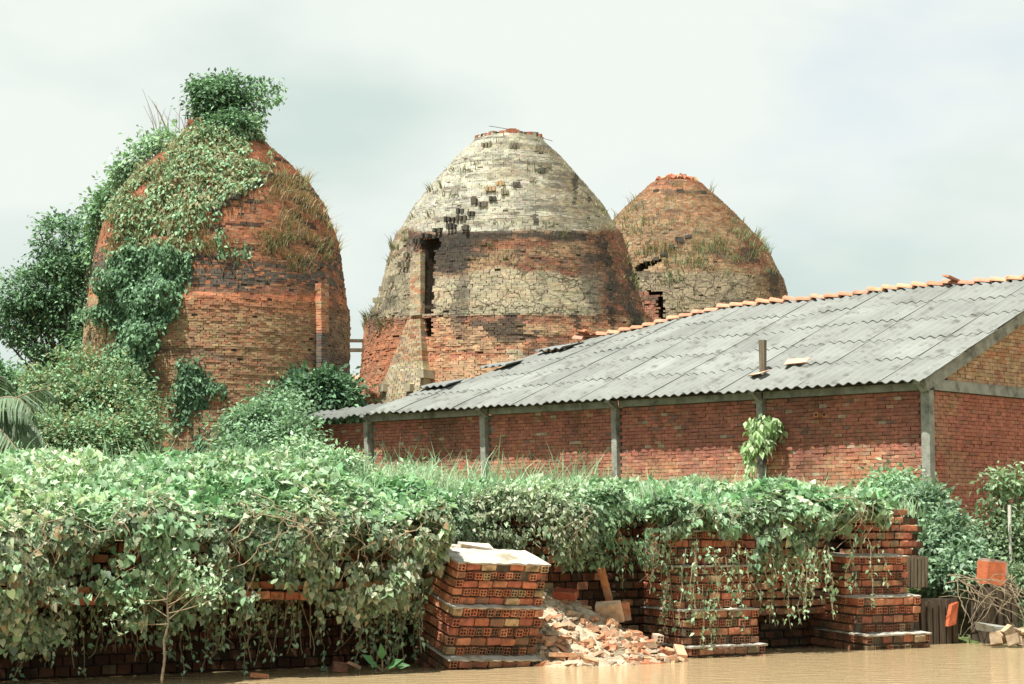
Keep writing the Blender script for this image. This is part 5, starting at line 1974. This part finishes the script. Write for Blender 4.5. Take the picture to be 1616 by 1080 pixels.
# bare little tree standing in the water at left
bt = root('bare_sapling', 'thin half-bare sapling rising from the water in front of the left creeper', 'sapling', None, tuple(W(256, 1078, 25.0)))
tb = [W(254, 1085, 24.9), W(260, 1040, 24.9), W(259, 1012, 24.9), W(266, 985, 24.9), W(264, 950, 24.9), W(267, 905, 24.9)]
part('trunk', *tube(tb, [.019, .018, .017, .015, .012, .007], 7), M['bark'], bt)
ps, tips = [], []
for (y0, ex, ey) in [(975, 195, 930), (978, 330, 920), (960, 320, 915), (950, 225, 905), (940, 300, 895), (930, 240, 890), (955, 345, 905), (985, 170, 975), (925, 290, 880), (968, 360, 935), (945, 205, 945)]:
    a, e = W(266, y0, 24.9), W(ex, ey, 24.85 + random.uniform(-.15, .1))
    m_ = (a + e) / 2 + np.array([0, 0, random.uniform(-.08, .05)])
    tt = np.linspace(0, 1, 8)[:, None]
    C = (1 - tt) ** 2 * a + 2 * tt * (1 - tt) * m_ + tt ** 2 * e
    ps.append(tube(C, np.linspace(.007, .003, 8), 4, False))
    tips += [C[5], C[6], C[7]]
V, F, _ = cat(ps)
part('branches', V, F, M['twig'], bt)
tips = np.repeat(np.array(tips), 14, 0) + rng.normal(0, .085, (len(tips) * 14, 3))
m = len(tips)
V, F, C = leaves(tips, unit(rng.normal(size=(m, 3)) * .5 + [0, -.5, .7]), unit(rng.normal(size=(m, 3)) * .6 + [0, 0, .5]), .08 * rng.uniform(.6, 1.2, m), PALE + GREENS[2:], 'oval')
part('crown', V, F, M['leaf'], bt, C)

# water plant by the tilted pier
wp_ = root('water_plant', 'broad-leaved water plant at the waterline left of the tilted pier', 'plant', None, tuple(W(604, 1055, 27.2)))
for (ex, ey, sz, lx) in [(578, 1040, .22, -.5), (602, 1030, .24, 0), (625, 1048, .22, .7), (645, 1052, .20, 1.0), (590, 1052, .18, -.8), (615, 1056, .16, .5)]:
    a, e = W(604, 1060, 27.2), W((604 + ex) / 2, (1058 + ey) / 2 - 2, 27.15)
    D = unit(W(ex, ey, 27.1) - a)
    V, F, C = leaves(np.array([e]), np.array([unit([.1, -.8, .6])]), np.array([D]), sz, [(.10, .24, .09)], 'oval')
    lf = part('leaf', V, F, M['leaf'], wp_, C)
    part('stalk', *tube([a, (a + e) / 2, e], .012, 5), M['twig'], lf)


# --- grass on top of the bank
def veg_top(s, d):
    k = sst(4.2, 6.5, s)
    zl, zr = np.interp(d, PROF_L[4:, 0], PROF_L[4:, 1]), np.interp(d, PROF_R[4:, 0], PROF_R[4:, 1])
    return zl * (1 - k) + zr * k


def grass_patch(name, label, n, s0, s1, d0, d1, h, cols, lean=.45, w=.02, gap=.35, sink=.25):
    s, d = rng.uniform(s0, s1, n), rng.uniform(d0, d1, n)
    z = np.maximum(ground_z(s, d), veg_top(s, d) - sink)
    P = B(s, d, z)
    ok = (fbm(P, .9, 71, 2) > gap) & (d > 1.3 + .9 * sst(4.0, 4.5, s) * (1 - sst(6.2, 6.8, s)))
    # keep clear of the shed
    q = (P[:, :2] - SHC) @ SB
    t_ = (P[:, :2] - SHC) @ SA
    ok &= ~((q > -.12) & (t_ > -.12))
    P = P[ok]
    hh = h * rng.uniform(.4, 1.3, len(P)) * (.15 + 1.7 * fbm(P, .7, 75, 2))
    V, F, C = grass(P, hh, lean, w, cols, 3)
    o = part(name, V, F, M['grass'], None, C)
    return tag(o, label, 'grass', None, 'stuff')


grass_patch('grass', 'bright tall grass along the top of the bank before the shed', 26000, 2.5, 15.5, .9, 15, .45, PALE + GREENS[2:] + [(.36, .40, .22)], .5, .024)
grass_patch('grass', 'rough green grass and weeds on the bank below the overgrown kiln', 16000, -4, 12, 4, 30, .75, PALE[:3] + GREENS[1:], .45, .03)
grass_patch('dry_grass', 'dry straw-coloured grass hanging behind the tilted pier', 2600, 4.6, 7.6, 1.3, 3.0, .6, PALE + DRYC[:1] + GREENS[3:], .9, .018, .3, .1)
# tall clump of reed-like grass by the bush
P = gnd(405, 50) + np.c_[rng.normal(0, .45, 240), rng.normal(0, .4, 240), np.zeros(240)]
P[:, 2] += .3
V, F, C = grass(P, 1.5, .35, .035, GREENS[1:] + PALE[:1], 4)
tag(part('reed_clump', V, F, M['grass'], None, C), 'clump of tall reedy grass in front of the grey-green bush', 'reeds')
# leafy weeds along the crest at left and middle
for i, (px, py, Y, rx, ry, lb) in enumerate([(480, 712, 36, 45, 26, 'bright leafy weed clump on the crest below the rounded bush'), (535, 728, 35, 30, 20, 'smaller weed clump on the crest in front of the shed end'), (250, 745, 33, 50, 24, 'weed clump on the crest below the climber'),
                                             (60, 735, 32, 70, 22, 'weed clump on the crest below the palm'), (650, 745, 36, 40, 16, 'weed clump on the crest before the second shed bay'), (1050, 790, 35, 60, 16, 'weed clump behind the tall stepped pier'), (1290, 785, 37, 50, 16, 'weed clump before the last shed bay')]):
    plant('weed_clump', lb, 'weeds', [ell(px, py + 14, Y, rx, ry * .8)], 90, 26, .13, .10, PALE + GREENS[1:], gnd(px, Y), .02, kind='oval', group='weed clumps on the bank crest', mat='leaf', nl=16)

# --- climbing plant on the second column
cp = root('climbing_plant', 'pale drooping climber topping out on the shed column', 'climber', None, tuple(gnd(1180, 44.55)))
st = [gnd(1178, 44.55), W(1180, 770, 44.5), W(1183, 735, 44.45), W(1190, 705, 44.45), W(1200, 670, 44.45), W(1212, 660, 44.45), W(1226, 670, 44.45)]
part('stem', *tube(st, [.025, .022, .02, .018, .016, .012, .006], 6), M['twig'], cp)
V, F, C, cc = crown([ell(1203, 668, 44.45, 13, 12), ell(1197, 686, 44.45, 13, 13), ell(1192, 703, 44.45, 14, 8), ell(1224, 672, 44.45, 8, 10), ell(1183, 730, 44.45, 4, 18), ell(1178, 757, 44.45, 5, 14), ell(1207, 698, 44.45, 9, 8)], 100, 7, .06, .18, [(.40, .55, .28), (.47, .60, .36), (.33, .50, .23)], 'oval', droop=2.2)
part('crown', V, F, M['leaf'], cp, C)

# --- right-hand bank: bushes, sapling, pole, dry branches
plant('bush', 'bluish-green bush filling the bank below the shed corner', 'bush', [ell(1450, 815, 37.5, 44, 36), ell(1488, 858, 36.5, 42, 36), ell(1455, 868, 36, 32, 30), ell(1522, 890, 36, 32, 24), ell(1500, 905, 35.3, 38, 20)], 520, 30, .16, .13, [(.15, .25, .155), (.21, .32, .20), (.29, .40, .27), (.12, .20, .12)], gnd(1470, 37), .05, nl=40, kind='oval', mat='leaf')
plant('bush', 'bright bush at the foot of the last shed bay', 'bush', [ell(1410, 775, 39.5, 34, 24), ell(1435, 795, 39, 30, 20), ell(1385, 795, 39, 24, 16)], 190, 26, .16, .12, GREENS[1:] + PALE[:1], gnd(1410, 39.5), .04, nl=20, kind='oval', mat='leaf')
plant('bush', 'thin straggly bush at the right edge below the gable wall', 'bush', [ell(1560, 880, 36.5, 40, 30), ell(1605, 860, 36.5, 30, 50), ell(1600, 930, 35.5, 30, 40), ell(1580, 835, 37, 40, 26)], 240, 22, .17, .12, [(.16, .24, .13), (.22, .28, .17), (.12, .19, .10)], gnd(1580, 36.5), .04, nl=36, kind='oval', mat='leaf')
plant('sapling', 'open sapling with pale leaf clusters in front of the gable wall', 'sapling', [ell(1578, 758, 36.8, 20, 12), ell(1605, 752, 36.8, 16, 12), ell(1565, 790, 36.8, 14, 8), ell(1608, 785, 36.8, 14, 10), ell(1590, 815, 36.8, 22, 10), ell(1625, 770, 36.8, 16, 20)], 55, 14, .11, .13, [(.22, .32, .18), (.28, .36, .23), (.15, .25, .12)], gnd(1590, 36.8), .035, nl=26, kind='oval', mat='leaf')
o = part('pole', *tube([gnd(1592, 36.2) - [0, 0, .2], W(1593, 797, 36.2)], [.035, .032], 8), M['pole'], None)
tag(o, 'slim pale upright pole standing in the straggly bush', 'pole')
db = root('dry_branches', 'tangle of bare dry branches drooping to the water beside the orange block', 'branches', None, tuple(W(1530, 950, 34)))
ps = []
for q in range(34):
    a = W(random.uniform(1480, 1610), random.uniform(905, 945), 34.6 + random.uniform(-.5, .3))
    e = W(random.uniform(1510, 1640), random.uniform(935, 1005), 33.9 + random.uniform(-.4, .4))
    m_ = (a + e) / 2 + np.array([random.gauss(.05, .12), random.gauss(0, .1), random.gauss(.10, .14)])
    tt = np.linspace(0, 1, 9)[:, None]
    C = (1 - tt) ** 2 * a + 2 * tt * (1 - tt) * m_ + tt ** 2 * e + np.cumsum(rng.normal(0, .022, (9, 3)), 0)
    ps.append(tube(C, np.linspace(random.uniform(.005, .013), .003, 9), 5, False))
V, F, _ = cat(ps)
part('twigs', V, F, M['twig'], db, kind='stuff')
